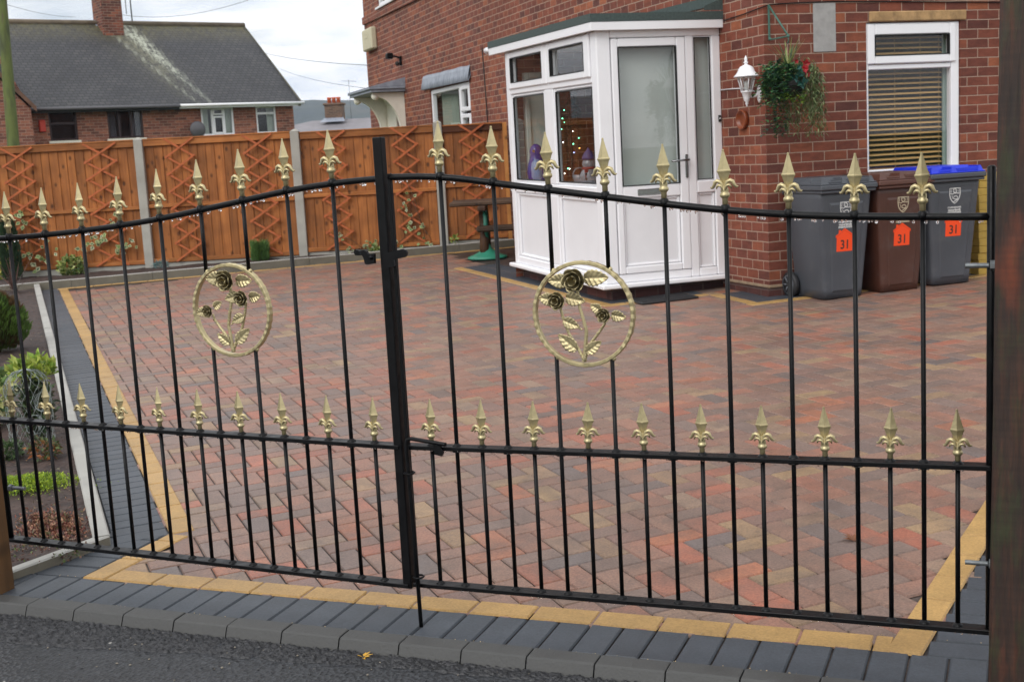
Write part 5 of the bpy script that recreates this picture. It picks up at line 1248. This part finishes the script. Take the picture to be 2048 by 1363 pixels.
# plant under a chicken wire cage
t = plant('caged_shrub', 'leafy shrub with lime green tips growing through a chicken wire cage', -2.03, 1.66, 'shrub')
f = M(); ico_scatter(f, (0, 0, .17), (.095, .095, .18), 900, .04, .022, [lin(52, 72, 46), lin(74, 92, 58), lin(60, 66, 44)], .4, .3, .3); ico_scatter(f, (-.02, .03, .36), (.12, .11, .07), 260, .05, .032, [lin(150, 168, 66), lin(176, 186, 96), lin(120, 146, 60)], .5, .7, .5); f.build('foliage', m_leaf, t)
cg = thing('wire_cage', 'domed chicken wire cage set over the leafy shrub in the flower bed', 'plant cage', (-2.0, 1.58, gz(-2, 1.58) + .02)); f = M()
nR, nA = 11, 17
def CG(i, j):
    a = 2 * math.pi * (j + (i % 2) * .5) / nA + rng.uniform(-.05, .05); tt = i / nR; z = .34 * min(1, tt * 1.25) if tt < .8 else .34 + .055 * math.sin((tt - .8) / .2 * 1.57); r = .112 if tt < .74 else .112 * math.cos((tt - .74) / .26 * 1.5)
    r *= 1 + rng.uniform(-.05, .05); return Vector((r * math.cos(a), r * math.sin(a), z))
G_ = [[CG(i, j) for j in range(nA)] for i in range(nR + 1)]
for i in range(nR):
    for j in range(nA):
        k = (j + (1 if i % 2 else 0)) % nA; k2 = (j - (0 if i % 2 else 1)) % nA
        for q_ in (k, k2):
            a, b = G_[i][j], G_[i + 1][q_]; f.tube([a, (a + b) / 2 + Vector((rng.uniform(-.004, .004), rng.uniform(-.004, .004), 0)), b], .0011, 4, cap=False)
for q_ in ((.10, -.08, .12), (.115, -.02, .23)):
    for r_ in range(9):
        a = rng.uniform(0, 3.1); f.tube([Vector(q_) + Vector((.045 * math.cos(a + k * .6) , .02 * math.sin(k), .05 * math.sin(a + k * .6))) for k in range(8)], .0011, 4, cap=False)
f.build('mesh', surf('grey_wire', lin(140, 148, 146), .4, metal=.6), cg)
# small plants in the bed
def tuft(name, label, x, y, r3, n_, L, W, cols, cat='plant', z=.05, **kw):
    f = M(); ico_scatter(f, (0, 0, z), r3, n_, L, W, cols, **kw)
    t = plant(name, label, x, y, cat); f.build('foliage', m_leaf, t); return t
tuft('sedum', 'dark green succulent cushion beside the brown gate post', -1.86, 1.28, (.075, .06, .045), 300, .026, .016, [lin(58, 78, 46), lin(76, 98, 58)], z=.05)
tuft('sedum', 'green and russet succulent with orange stems in front of the wire cage', -1.66, 1.30, (.085, .065, .05), 300, .03, .014, [lin(74, 92, 56), lin(92, 104, 60), lin(150, 90, 46), lin(110, 80, 50)], z=.055)
f = M()
for i in range(5200):   # lime creeping mat
    u_ = rng.gauss(0, .42); v_ = rng.gauss(0, .30); x = u_ * .21 - v_ * .05; y = v_ * .20 + u_ * .08; hgt = .05 * max(0, 1 - (u_ * u_ + v_ * v_) * .8) + .012 + .02 * max(0, noise.noise((x * 14, y * 14, 1)))
    f.leaf((x, y, rng.uniform(.3, 1) * hgt), (rng.uniform(-1, 1), rng.uniform(-1, 1), rng.uniform(.1, 1.2)), (rng.uniform(-1, 1), rng.uniform(-1, 1), 1), rng.uniform(.008, .018), .005, jit(rng.choice([lin(150, 174, 40), lin(172, 190, 60), lin(118, 146, 40), lin(96, 124, 40)]), rng, .2))
t = plant('creeping_plant', 'bright lime green creeping plant spreading over the soil', -1.33, .84); f.build('foliage', m_leaf, t)
f = M()
for i in range(2400):   # low reddish heather and litter
    u_ = rng.gauss(0, .5); v_ = rng.gauss(0, .5); x = u_ * .17 - v_ * .11; y = v_ * .16 - u_ * .02
    if x > .26: continue
    f.leaf((x, y, .004 + rng.random() ** 2 * .026 * max(.15, .4 + noise.noise((x * 16, y * 16, 5)))), (rng.uniform(-1, 1), rng.uniform(-1, 1), rng.uniform(.0, .9)), (rng.uniform(-1, 1), rng.uniform(-1, 1), 1), rng.uniform(.012, .024), .008, jit(rng.choice([lin(128, 76, 62), lin(104, 58, 50), lin(150, 108, 86), lin(84, 52, 46), lin(170, 130, 104), lin(92, 88, 54)]), rng, .25))
t = plant('heather', 'low russet heather covering the corner of the bed behind the pale edging', -.80, .40); f.build('foliage', m_leaf, t)
f = M(); ico_scatter(f, (0, 0, .0), (.20, .16, .03), 300, .014, .012, [lin(120, 92, 78), lin(80, 54, 46), lin(96, 110, 60)], .3, .4); t = plant('heather', 'thin patch of russet heather close to the brown gate post', -.60, .14, dz=.03); f.build('foliage', m_leaf, t)
# variegated euonymus seen at the picture edge, cordyline, yellow shrub
vg = [lin(206, 206, 140), lin(190, 196, 120), lin(92, 116, 66), lin(72, 96, 60), lin(216, 214, 170)]
tuft('variegated_shrub', 'variegated cream and green shrub beside the wire cage', -2.52, 1.80, (.16, .16, .17), 300, .07, .05, vg, 'shrub', z=.20)
tuft('lime_seedling', 'small lime green plant between the round conifer and the wire cage', -3.42, 3.16, (.06, .06, .07), 70, .05, .03, [lin(150, 176, 70), lin(120, 150, 60)], z=.08)
t = plant('cordyline', 'bronze spiky cordyline standing in front of the fence', -7.72, 7.42); f = M()
for i in range(26):
    a = rng.uniform(0, 6.28); e_ = rng.uniform(.15, 1.35); L = rng.uniform(.3, .5); d = Vector((math.cos(a) * math.cos(e_), math.sin(a) * math.cos(e_), math.sin(e_))); sd = d.cross(Vector((0, 0, 1))).normalized(); prev = None; c = jit(rng.choice([lin(96, 72, 66), lin(120, 92, 84), lin(84, 64, 58)]), rng, .2)
    for k in range(7):
        t_ = k / 6; w_ = .010 * (1 - t_ ** 2) + .001; q_ = d * L * t_ + Vector((0, 0, .03 - .16 * t_ * t_ * math.cos(e_))); r_ = (f.vert(q_ - sd * w_), f.vert(q_ + sd * w_))
        if prev: f.face((prev[0], prev[1], r_[1], r_[0]), c)
        prev = r_
f.build('blades', m_leaf, t)
tuft('golden_shrub', 'small yellow green shrub behind the bronze cordyline', -8.9, 8.45, (.13, .13, .22), 260, .07, .04, [lin(186, 186, 80), lin(140, 160, 70), lin(110, 130, 60)], 'shrub', z=.26)
t = thing('column_conifer', 'narrow dark green column conifer against the wooden fence', 'shrub', fp(-1.60, -.32, .2)); f = M()
for i in range(2600):
    z = rng.uniform(0, .74); rr = .115 * (1 - (z / .76) ** 3) ** .5; a = rng.uniform(0, 6.28); k = rng.random() ** .4; f.leaf((math.cos(a) * rr * k, math.sin(a) * rr * k, z), (math.cos(a) * .4, math.sin(a) * .4, 1), (math.sin(a), -math.cos(a), .1), rng.uniform(.04, .07), .013, jit(rng.choice([lin(50, 74, 48), lin(62, 86, 54), lin(40, 60, 44)]), rng, .2))
f.build('foliage', m_leaf, t)
f = M()
for i in range(1500):
    a = rng.uniform(0, 6.28); e_ = rng.uniform(.5, 1.5); r = rng.random() ** .5 * .10; p = Vector((r * math.cos(a), r * math.sin(a), rng.uniform(0, .2))); f.leaf(p, (math.cos(a) * math.cos(e_) * .6, math.sin(a) * math.cos(e_) * .6, 1), (math.sin(a), -math.cos(a), 0), rng.uniform(.05, .11), .008, jit(rng.choice([lin(92, 128, 66), lin(114, 148, 82), lin(74, 108, 58)]), rng, .2))
t = thing('needle_shrub', 'fresh green needle leaved shrub below the fence', 'shrub', fp(1.40, -.16, .23)); f.build('foliage', m_leaf, t)
t = thing('blue_spruce_seedling', 'tiny blue grey conifer by the foot of the concrete fence post', 'plant', fp(.18, -.22, .2)); f = M(); ico_scatter(f, (0, 0, .05), (.12, .06, .05), 260, .05, .010, [lin(120, 150, 150), lin(96, 126, 126)], .8, .2); f.build('foliage', m_leaf, t)
def ivy_on(label, s0, zs, n_, L, cols, name='variegated_ivy', bush=None):
    t = thing(name, label, 'climber', fp(s0, -.075, .2), FA); f = M()
    for (x, z, r) in zs:
        for i in range(n_):
            p = Vector((x + rng.gauss(0, r), rng.uniform(-.03, .02), z + rng.gauss(0, r))); a = rng.uniform(0, 6.28); c1, c2 = rng.choice(cols)
            d = Vector((math.cos(a), -.35, math.sin(a))); l_ = L * rng.uniform(.7, 1.2); f.leaf(p, d, (rng.uniform(-.3, .3), -1, .4), l_, l_ * .8, jit(c1, rng, .1), .12); f.leaf(p + Vector((0, -.003, 0)) + d * l_ * .16, d, (rng.uniform(-.3, .3), -1, .4), l_ * .62, l_ * .42, jit(c2, rng, .2), .12)
    for (x, z, r), (x2, z2, r2) in zip(zs, zs[1:]):
        f.tube([(x, .01, z), ((x + x2) / 2 + .03, .0, (z + z2) / 2), (x2, .01, z2)], .003, 4, lin(96, 74, 50))
    f.build('leaves', m_leaf, t)
    if bush:
        f = M(); ico_scatter(f, bush[0], bush[1], bush[2], L * .9, L * .65, [lin(172, 176, 116), lin(110, 136, 70), lin(88, 116, 60), lin(160, 172, 96)], .6, .5); f.build('bush', m_leaf, t)
VC = [(lin(176, 180, 132), lin(80, 106, 66)), (lin(160, 172, 112), lin(98, 124, 74)), (lin(190, 190, 152), lin(84, 110, 74))]
ivy_on('variegated ivy with a bushy base climbing the second trellis', -.62, [(-.28, .14, .05), (-.16, .22, .05), (-.05, .34, .05), (.04, .40, .03), (.10, .50, .04), (.22, .63, .04), (.28, .26, .04), (.40, .33, .04)], 7, .065, VC, bush=((-.30, -.10, .10), (.17, .10, .13), 340))
ivy_on('sparse variegated ivy on the trellis beside the column conifer', -1.38, [(-.02, .10, .05), (.10, .20, .04), (.16, .31, .05), (-.08, .28, .04), (-.16, .78, .03), (-.12, .66, .02)], 5, .075, VC)
ivy_on('white edged ivy climbing the trellis beside the latch post', 3.2, [(-.32, .10, .05), (-.40, .14, .05), (-.10, .14, .04), (.03, .32, .04), (.10, .46, .04), (.02, .60, .03), (.10, .72, .03), (.26, .14, .05), (.34, .10, .04), (.22, .34, .03), (.05, .95, .02)], 5, .055, VC, bush=((-.36, -.05, .06), (.10, .06, .08), 150))
ivy_on('low trail of white flecked ivy along the fence foot', 2.55, [(-.12, .28, .02), (.10, .13, .03), (.17, .15, .03), (-.02, .10, .02), (.28, .16, .02)], 4, .045, VC)
tuft('seedling', 'single pale green seedling by the concrete post near the brick house', fp(3.82, -.12, 0).x, fp(3.82, -.12, 0).y, (.04, .03, .08), 40, .05, .03, [lin(120, 150, 70), lin(160, 176, 96)], z=.10)
# ------------------------------------------------------------------ rustic table and parasol base
tb = thing('rustic_table', 'rustic dark timber picnic table standing in front of the fence end', 'table', (-2.82, 10.02, gz(-2.82, 10.02)), R(22))
m_old = woodmat('old_timber', lin(46, 34, 26), lin(86, 66, 50), axis='X'); m_old2 = woodmat('old_timber_upright', lin(50, 34, 24), lin(90, 62, 42))
f = M()
for i in range(5): f.box(-.58 + rng.uniform(-.02, .02), .75, -.42 + i * .17, -.262 + i * .17, .60 + rng.uniform(-.004, .004), .648, jit((1, 1, 1, 1), rng, .2), ch=.012)
f.build('table_top', m_old, tb)
for x in (-.22, .62):
    for s_ in (-1, 1):
        f = M(); f.tube([(x, s_ * .30, 0), (x + .01, s_ * .20, .30), (x, s_ * .10, .60)], [.062, .055, .05], 8); f.build('leg', m_old2, tb)
    f = M(); f.box(x - .05, x + .05, -.52, .40, .54, .60, ch=.015); f.build('cross_beam', m_old2, tb)
f = M(); f.box(-.30, .8, -.40, -.27, .30, .37, ch=.02); f.build('bench_rail', m_old, tb)
ub = thing('parasol_base', 'green metal parasol base with cone foot under the rustic table', 'parasol base', (-2.905, 9.72, gz(-2.905, 9.72)))
f = M(); f.lathe([(.225, 0), (.232, .008), (.226, .022), (.17, .042), (.10, .075), (.052, .12), (.034, .165), (.03, .18)], 32); f.build('foot', surf('green_enamel', lin(48, 128, 104), .45, 6., .15), ub)
f = M(); f.tube([(0, 0, .16), (.0, .0, .60)], .027, 14); f.build('tube', surf('green_tube', lin(44, 118, 98), .4, 6., .15), ub)
# ------------------------------------------------------------------ houses beyond the fence
LA = R(58.7); LQ = Vector((-19.36155, 24.9629, 0)); LD = Vector((math.cos(LA), math.sin(LA), 0)); LN = Vector((-LD.y, LD.x, 0))
lh = thing('left_house', 'red brick house with a grey lichen streaked roof beyond the fence', 'house', (LQ.x, LQ.y, -1.9), LA); lh.name = 'semi_detached_house'
INV[lh.name] = INV.get(lh.name) or INV['left_house']
TL = Matrix.Translation((0, 0, 1.9))
f = MT(TL); ops = [(-2.75, -2.02, 2.31, 3.09), (-1.21, -.24, 2.31, 3.09), (1.44, 2.42, 2.29, 3.08), (3.11, 3.74, 2.29, 3.08)]
wall(f, lambda s_, d, z: (s_, d, z), -3.42, 4.30, -2.4, 3.2, ops, .10, False)
f.poly([(4.30, 0, -2.4), (4.30, 6, -2.4), (4.30, 6, 3.2), (4.30, 3, 5.6), (4.30, 0, 3.2)]); f.poly([(4.3, 6, -2.4), (-3.42, 6, -2.4), (-3.42, 6, 3.2), (4.3, 6, 3.2)])
f.build('wall', m_farbrick, lh)
f = MT(TL); f.box(-7.5, -3.421, -.9, 6, -2.4, 3.1); f.poly([(-3.42, -.9, 3.1), (-3.42, 6, 3.1), (-3.42, 2.6, 5.4)]); f.poly([(-7.5, -.9, 3.1), (-3.421, -.9, 3.1), (-5.4, -.9, 5.3)])
f.build('gable_wing', m_farbrick, lh)
# main roof as one sheet with lichen weights in its colour attribute
rf = MT(TL); nu, nv = 96, 40; RX0, RX1, RY, RZ0, RZ1 = -6.4, 4.42, 3.15, 3.14, 5.70; ids = []
for i in range(nu + 1):
    row = []
    for j in range(nv + 1):
        x = RX0 + (RX1 - RX0) * i / nu; t_ = j / nv; y = -.30 + (RY + .30) * t_; z = RZ0 + (RZ1 - RZ0) * t_
        row.append(rf.vert((x, y, z + .012 * noise.noise((x * .9, t_ * 3, 0)))))
    ids.append(row)
def lich(x, t_):
    # pale streak washing down from the chimney, spreading moss near the ridge
    cx = .55 + (1 - t_) * 1.15; s1 = max(0, 1 - abs(x - cx) / (.10 + .30 * t_)) * (.25 + .75 * min(1, t_ * 1.6)); s2 = max(0, 1 - abs(x - (.45 + (1 - t_) * .7)) / .5) * t_ * .8
    s3 = max(0, 1 - abs(x - (-.1 + (1 - t_) * 1.4)) / .08) * .35
    m_ = max(0, (t_ - .74) / .26) * 1.0 + s2 * 1.2 + max(0, 1 - abs(x - (.2 + (1 - t_) * .9)) / 1.1) * t_ * .5
    return min(1, s1 * .85 + s2 * .35 + s3), min(1, m_)
for i in range(nu):
    for j in range(nv):
        x = RX0 + (RX1 - RX0) * (i + .5) / nu; l_, m_ = lich(x, (j + .5) / nv); rf.face((ids[i][j], ids[i + 1][j], ids[i + 1][j + 1], ids[i][j + 1]), (l_, m_, 0, 1))
rf.poly([(RX1, RY, RZ1 - .0), (RX1, 6.4, RZ0), (RX0, 6.4, RZ0), (RX0, RY, RZ1)][::-1], (0, 0, 0, 1))
def rooftiles(nt, out):
    n = N(nt); tc = n('TexCoord').outputs['Object']; at_ = n('SeparateColor', Color=n('Attribute', _attribute_name='Col').outputs['Color'])
    sp = n('SeparateXYZ', Vector=tc); cb = n('CombineXYZ', X=sp.outputs[0], Y=math_(n, 'MULTIPLY', sp.outputs[1], 1.24), Z=0.)
    br = n('TexBrick', Vector=cb.outputs[0], Color1=(0, 0, 0, 1), Color2=(1, 1, 1, 1), Scale=1.); br.inputs['Brick Width'].default_value = .17; br.inputs['Row Height'].default_value = .13; br.inputs['Mortar Size'].default_value = .014; br.inputs['Mortar'].default_value = (.3, .3, .3, 1)
    c = ramp(nt, br.outputs[0], [(0., lin(47, 47, 51)), (.6, lin(55, 55, 59)), (1., lin(63, 62, 64))]); c = mixrgb(n, math_(n, 'MULTIPLY', br.outputs[1], .9), c, lin(18, 18, 19))
    c = mixrgb(n, 1., c, ramp(nt, n('TexNoise', Vector=tc, Scale=.8, Detail=7.).outputs[0], [(.3, (.72, .72, .74)), (.7, (1.2, 1.2, 1.16))]), 'MULTIPLY')
    ln = n('TexNoise', Vector=n('Mapping', Vector=tc, Scale=(9., 5., 5.)).outputs[0], Scale=1., Detail=8., Roughness=.78).outputs[0]
    c = mixrgb(n, math_(n, 'MULTIPLY', at_.outputs[1], ramp(nt, ln, [(.34, (0, 0, 0)), (.62, (.9,) * 3)])), c, lin(98, 92, 58))
    c = mixrgb(n, math_(n, 'MULTIPLY', at_.outputs[0], ramp(nt, ln, [(.42, (0, 0, 0)), (.54, (1, 1, 1))])), c, lin(176, 180, 164))
    p = n('BsdfPrincipled', Roughness=.6); nt.links.new(c, p.inputs['Base Color']); bp = n('Bump', Strength=.6, Distance=.02, Height=math_(n, 'SUBTRACT', 1., br.outputs[1])); nt.links.new(bp.outputs[0], p.inputs['Normal']); nt.links.new(p.outputs[0], out.inputs[0])
lr = rf.build('roof', mat('grey_roof_tiles', rooftiles), lh)
f = MT(TL); f.tube([(RX0, RY, RZ1 + .0), (RX1 + .02, RY, RZ1 + .0)], .085, 8); f.build('ridge_tiles', surf('ridge', lin(98, 86, 70), .8, 3., .3), lr)
f = MT(TL); f.poly([(RX1 + .002, -.31, RZ0 - .05), (RX1 + .002, RY, RZ1 - .09), (RX1 + .002, RY, RZ1 + .04), (RX1 + .002, -.31, RZ0 + .07)]); f.box(RX1 - .08, RX1 + .001, -.30, -.24, RZ0 - .1, RZ0); f.build('verge', surf('verge_mortar', lin(120, 116, 104), .8, 3., .2), lr)
f = MT(TL); f.tube([(-3.3, -.34, 3.12), (.72, -.34, 3.12)], .045, 8); f.build('gutter', surf('dark_gutter', lin(84, 82, 86), .5), lh)
f = MT(TL); f.tube([(.72, -.34, 3.13), (4.5, -.34, 3.13)], .038, 8); f.build('gutter', m_upvc, lh)
f = MT(TL); f.box(-3.35, .72, -.28, -.24, 3.02, 3.16); f.build('fascia', m_dark, lh)
f = MT(TL); f.box(.721, 4.44, -.28, -.24, 3.05, 3.16); f.build('fascia', m_upvc, lh)
# sloping verge of the wing in front
f = MT(TL); f.poly([(-3.30, -.98, 3.02), (-3.30, -.98, 3.16), (-5.4, -.98, 5.45), (-5.4, -.98, 5.30)][::-1]); f.poly([(-3.30, -.98, 3.16), (-3.3, 3.2, 3.16), (-5.4, 3.2, 5.45), (-5.4, -.98, 5.45)]); f.poly([(-7.5, -.98, 3.16), (-5.4, -.98, 5.45), (-5.4, 3.2, 5.45), (-7.5, 3.2, 3.16)]); f.build('wing_roof', surf('wing_verge', lin(104, 74, 58), .8, 3., .3), lh)
f = MT(TL); f.tube([(-3.36, -.08, 3.1), (-3.36, -.08, -2.)], .05, 8); f.build('downpipe', surf('purple_pipe', lin(96, 78, 84), .5), lh)
m_brownframe = surf('dark_window_frame', lin(48, 30, 30), .4)
def lwin(x0, x1, z0, z1, m_, parts, lead=False):
    w_ = MT(TL); frame(w_, x0, x1, z0, z1, .055, .02, .08, ch=.004)
    for kind, v in parts:
        if kind == 'v': w_.box(v - .03, v + .03, .022, .078, z0 + .06, z1 - .06)
        else: w_.box(x0 + .06, x1 - .06, .024, .076, v - .03, v + .03)
    wo_ = w_.build('window', m_, lh); f = MT(TL); f.poly([(x0 + .05, .05, z0 + .05), (x1 - .05, .05, z0 + .05), (x1 - .05, .05, z1 - .05), (x0 + .05, .05, z1 - .05)]); f.build('pane', m_glass, wo_)
    f = MT(TL); f.box(x0 - .05, x1 + .05, -.05, .1, z0 - .06, z0 - .001); f.build('sill', m_cream if m_ is m_brownframe else m_upvc, wo_); return wo_
lwin(-2.75, -2.02, 2.31, 3.09, m_brownframe, [('h', 2.76)]); w2 = lwin(-1.21, -.24, 2.31, 3.09, m_brownframe, [('v', -.89), ('v', -.56)])
w3 = lwin(1.44, 2.42, 2.29, 3.08, m_upvc, [('v', 1.78), ('v', 2.13)]); w4 = lwin(3.11, 3.74, 2.29, 3.08, m_upvc, [('h', 2.87)])
f = MT(TL); frame(f, 1.80, 2.11, 2.33, 2.83, .05, .0, .03); frame(f, 1.80, 2.11, 2.86, 3.04, .045, .0, .03); f.build('opening_sash', m_upvc, w3)
f = MT(TL)
for x0, x1, pw in ((2.15, 2.40, w3), (1.46, 1.7, w3), (3.5, 3.72, w4), (-.55, -.27, w2), (-1.2, -.95, w2)):
    n_ = 10
    for i in range(n_):
        a, b = x0 + (x1 - x0) * i / n_, x0 + (x1 - x0) * (i + 1) / n_; f.poly([(a, .14 + .02 * (i % 2), 2.3), (b, .14 + .02 * ((i + 1) % 2), 2.3), (b, .14 + .02 * ((i + 1) % 2), 3.06), (a, .14 + .02 * (i % 2), 3.06)], lin(170, 178, 168) if pw is not w2 else lin(88, 86, 94))
f.build('curtains', surf('far_curtain', None, .9), lh).name = 'curtain'
f = MT(TL); f.poly([(-3.3, .6, 2.2), (4.2, .6, 2.2), (4.2, .6, 3.2), (-3.3, .6, 3.2)]); f.build('room', m_dark, lh)
f = MT(TL); f.box(-3.02, -2.86, -.09, -.001, 2.55, 2.86, ch=.02); f.build('alarm_box', surf('red_alarm', lin(196, 66, 52), .5), lh)
f = MT(TL); f.lathe([(.01, .0), (.12, .02), (.20, .055), (.23, .08), (.225, .085), (.19, .062), (.1, .03)], 20); 
f.v = [(1.20 + x, -.34 + (z - 1.9) * 1.0 - .35 * y * 0 , 1.9 + 2.47 + y) for x, y, z in f.v]; f.build('satellite_dish', surf('dish_grey', lin(84, 82, 86), .5), lh)
ch_ = MT(TL); ch_.box(-.17, .43, 2.62, 3.40, 4.6, 6.75, ch=.01); ch_ = ch_.build('chimney', brickmat('chimney_brick', .225, .075, .008, [(0., lin(84, 54, 48)), (.6, lin(124, 72, 58)), (1., lin(148, 88, 66))], lin(150, 128, 112)), lr)
f = MT(TL); f.box(-.20, .46, 2.585, 2.619, 5.08, 5.22); f.poly([(-.175, 2.60, 5.12), (-.24, 2.56, 5.16), (-.24, 3.2, 5.80), (-.175, 3.2, 5.80)]); f.build('flashing', m_lead, ch_)
f = MT(TL); f.tube([(.95, 3.3, 5.6), (.95, 3.3, 7.6)], .02, 6); f.tube([(.8, 3.3, 6.0), (.8, 3.3, 7.6)], .012, 6); f.build('aerial_mast', m_zinc, lr)
# far house with hipped roof in the valley
fh = thing('valley_house', 'distant hipped slate roof with a brick chimney seen over the fence', 'house', (-29.0, 52.0, -4.4), R(22)); fh.name = 'distant_house'; INV[fh.name] = INV['valley_house']
base = at(675, 300, 60); base.z = -4.4; fh.location = base; INV[fh.name] = Matrix.LocRotScale(base, Matrix.Rotation(R(22), 3, 'Z'), None).inverted()
f = M(); f.box(-4.2, 5.6, -2.4, 2.6, -3, 7.05); f.build('wall', m_farbrick, fh)
f = M()
E0 = [(-4.5, -2.7, 7.05), (5.9, -2.7, 7.05), (5.9, 2.9, 7.05), (-4.5, 2.9, 7.05)]; r0, r1 = (-1.1, .1, 7.75), (2.6, .1, 7.75)
for q_ in ([E0[0], E0[1], r1, r0], [E0[1], E0[2], r1], [E0[2], E0[3], r0, r1], [E0[3], E0[0], r0]): f.poly(q_)
rr_ = f.build('roof', surf('slate', lin(116, 112, 116), .6, 1.2, .2), fh)
f = M(); f.box(-.42, .42, -.4, .5, 7.2, 8.42, ch=.02); f.box(-.48, .48, -.46, .56, 8.421, 8.52, ch=.02); c_ = f.build('chimney', brickmat('far_chimney_brick', .225, .075, .01, [(0., lin(90, 70, 56)), (1., lin(124, 94, 74))], lin(130, 116, 104)), rr_)
for x in (-.22, .0, .22):
    f = M(); f.lathe([(.10, 8.52), (.09, 8.72), (.11, 8.74), (.10, 8.80)], 10, o=(x, 0, 0)); f.build('chimney_pot', surf('clay_pot', lin(196, 96, 58), .8), c_)
f = M(); f.poly([(-.6, -1.0, 7.62), (.6, -1.0, 7.62), (.46, -.41, 7.82), (-.46, -.41, 7.82)]); f.build('flashing', m_lead, rr_)
f = M(); f.tube([(.75, .2, 7.4), (.75, .2, 9.6)], .012, 5); f.tube([(.4, .2, 9.55), (1.1, .2, 9.5)], .009, 4); f.build('aerial_mast', m_zinc, rr_)
# telegraph pole and wires
b_ = at(26, 268, 27); pz = Vector((b_.x, b_.y, -1.9)); tp = thing('telegraph_pole', 'green algae covered wooden telegraph pole beside the left house', 'telegraph pole', pz)
top = at(-2, -60, 27); mid_ = at(26, 280, 27); sl = (top - mid_) / (top.z - mid_.z)
def polemat(nt, out):
    n = N(nt); tc = n('TexCoord').outputs['Object']; g_ = n('TexNoise', Vector=n('Mapping', Vector=tc, Scale=(9, 9, 1.2)).outputs[0], Scale=1., Detail=6.).outputs[0]
    c = ramp(nt, g_, [(.3, lin(60, 66, 36)), (.55, lin(88, 98, 44)), (.75, lin(78, 68, 48))]); p = n('BsdfPrincipled', Roughness=.8); nt.links.new(c, p.inputs['Base Color']); nt.links.new(p.outputs[0], out.inputs[0])
f = M(); f.tube([mid_ + sl * (z - mid_.z) for z in (-2.2, 0, 2, 4, 6, 8)], [.15, .14, .13, .12, .11, .10], 14); f.build('pole_shaft', mat('algae_pole', polemat), tp, world=True)
f = M(); f.box(pz.x - .5, pz.x + .5, pz.y - .05, pz.y + .05, 7.5, 7.6); f.build('cross_arm', m_old2, tp, world=True)
def wire(label, pts, r=.005, sag=.08):
    f = M(); P = [at(*p) for p in pts]; fine = []
    a, b = P[0], P[-1]
    for k in range(25): t_ = k / 24; q_ = a.lerp(b, t_); q_.z -= sag * 4 * t_ * (1 - t_); fine.append(q_)
    f.tube(fine, r, 5); o = f.build('overhead_wire', m_dark); tag(o, label, 'wire', 'overhead wires')
wire('overhead wire running from the grey roof down to the brick house', [(505, 100, 40), (742, 131, 20)])
wire('faint lower overhead wire between the hill and the brick house', [(560, 138, 40), (745, 178, 20)], .004)
wire('overhead wire sagging from the chimney towards the sky above the roof', [(245, 30, 36), (520, -8, 28)], .005, .22)
wire('overhead wire from the telegraph pole passing behind the chimney', [(2, 6, 27), (150, 34, 42)])
# ------------------------------------------------------------------ fallen leaves
def fallen(label, x, y, rz, L, c):
    f = M(); n_ = 7
    for k in range(5):
        a = (k - 2) * .62; d = Vector((math.cos(a), math.sin(a), .12 + .1 * (k % 2))); f.leaf((0, 0, .004), d, (0, 0, 1), L * (1 - abs(k - 2) * .14), L * .32, jit(c, rng, .15), .2)
    f.tube([(0, 0, .004), (-L * .5, .004, .012)], .0012, 4, c); o = f.build('fallen_leaf', m_leaf); o.location = (x, y, gz(x, y)); o.rotation_euler = (R(6), R(-8), rz); tag(o, label, 'leaf')
fallen('small yellow fallen leaf lying in the tarmac against the kerb', 1.012, -.315, .4, .032, lin(206, 160, 60)); bpy.data.objects['fallen_leaf'].location.z -= .028
fallen('curled brown fallen leaf on the red paving blocks inside the gate', 2.262, .868, 2.2, .05, lin(120, 74, 44))
sc.cycles.max_bounces = 8; sc.cycles.transparent_max_bounces = 16; sc.cycles.caustics_reflective = False; sc.cycles.caustics_refractive = False
sc.cycles.sample_clamp_indirect = 6
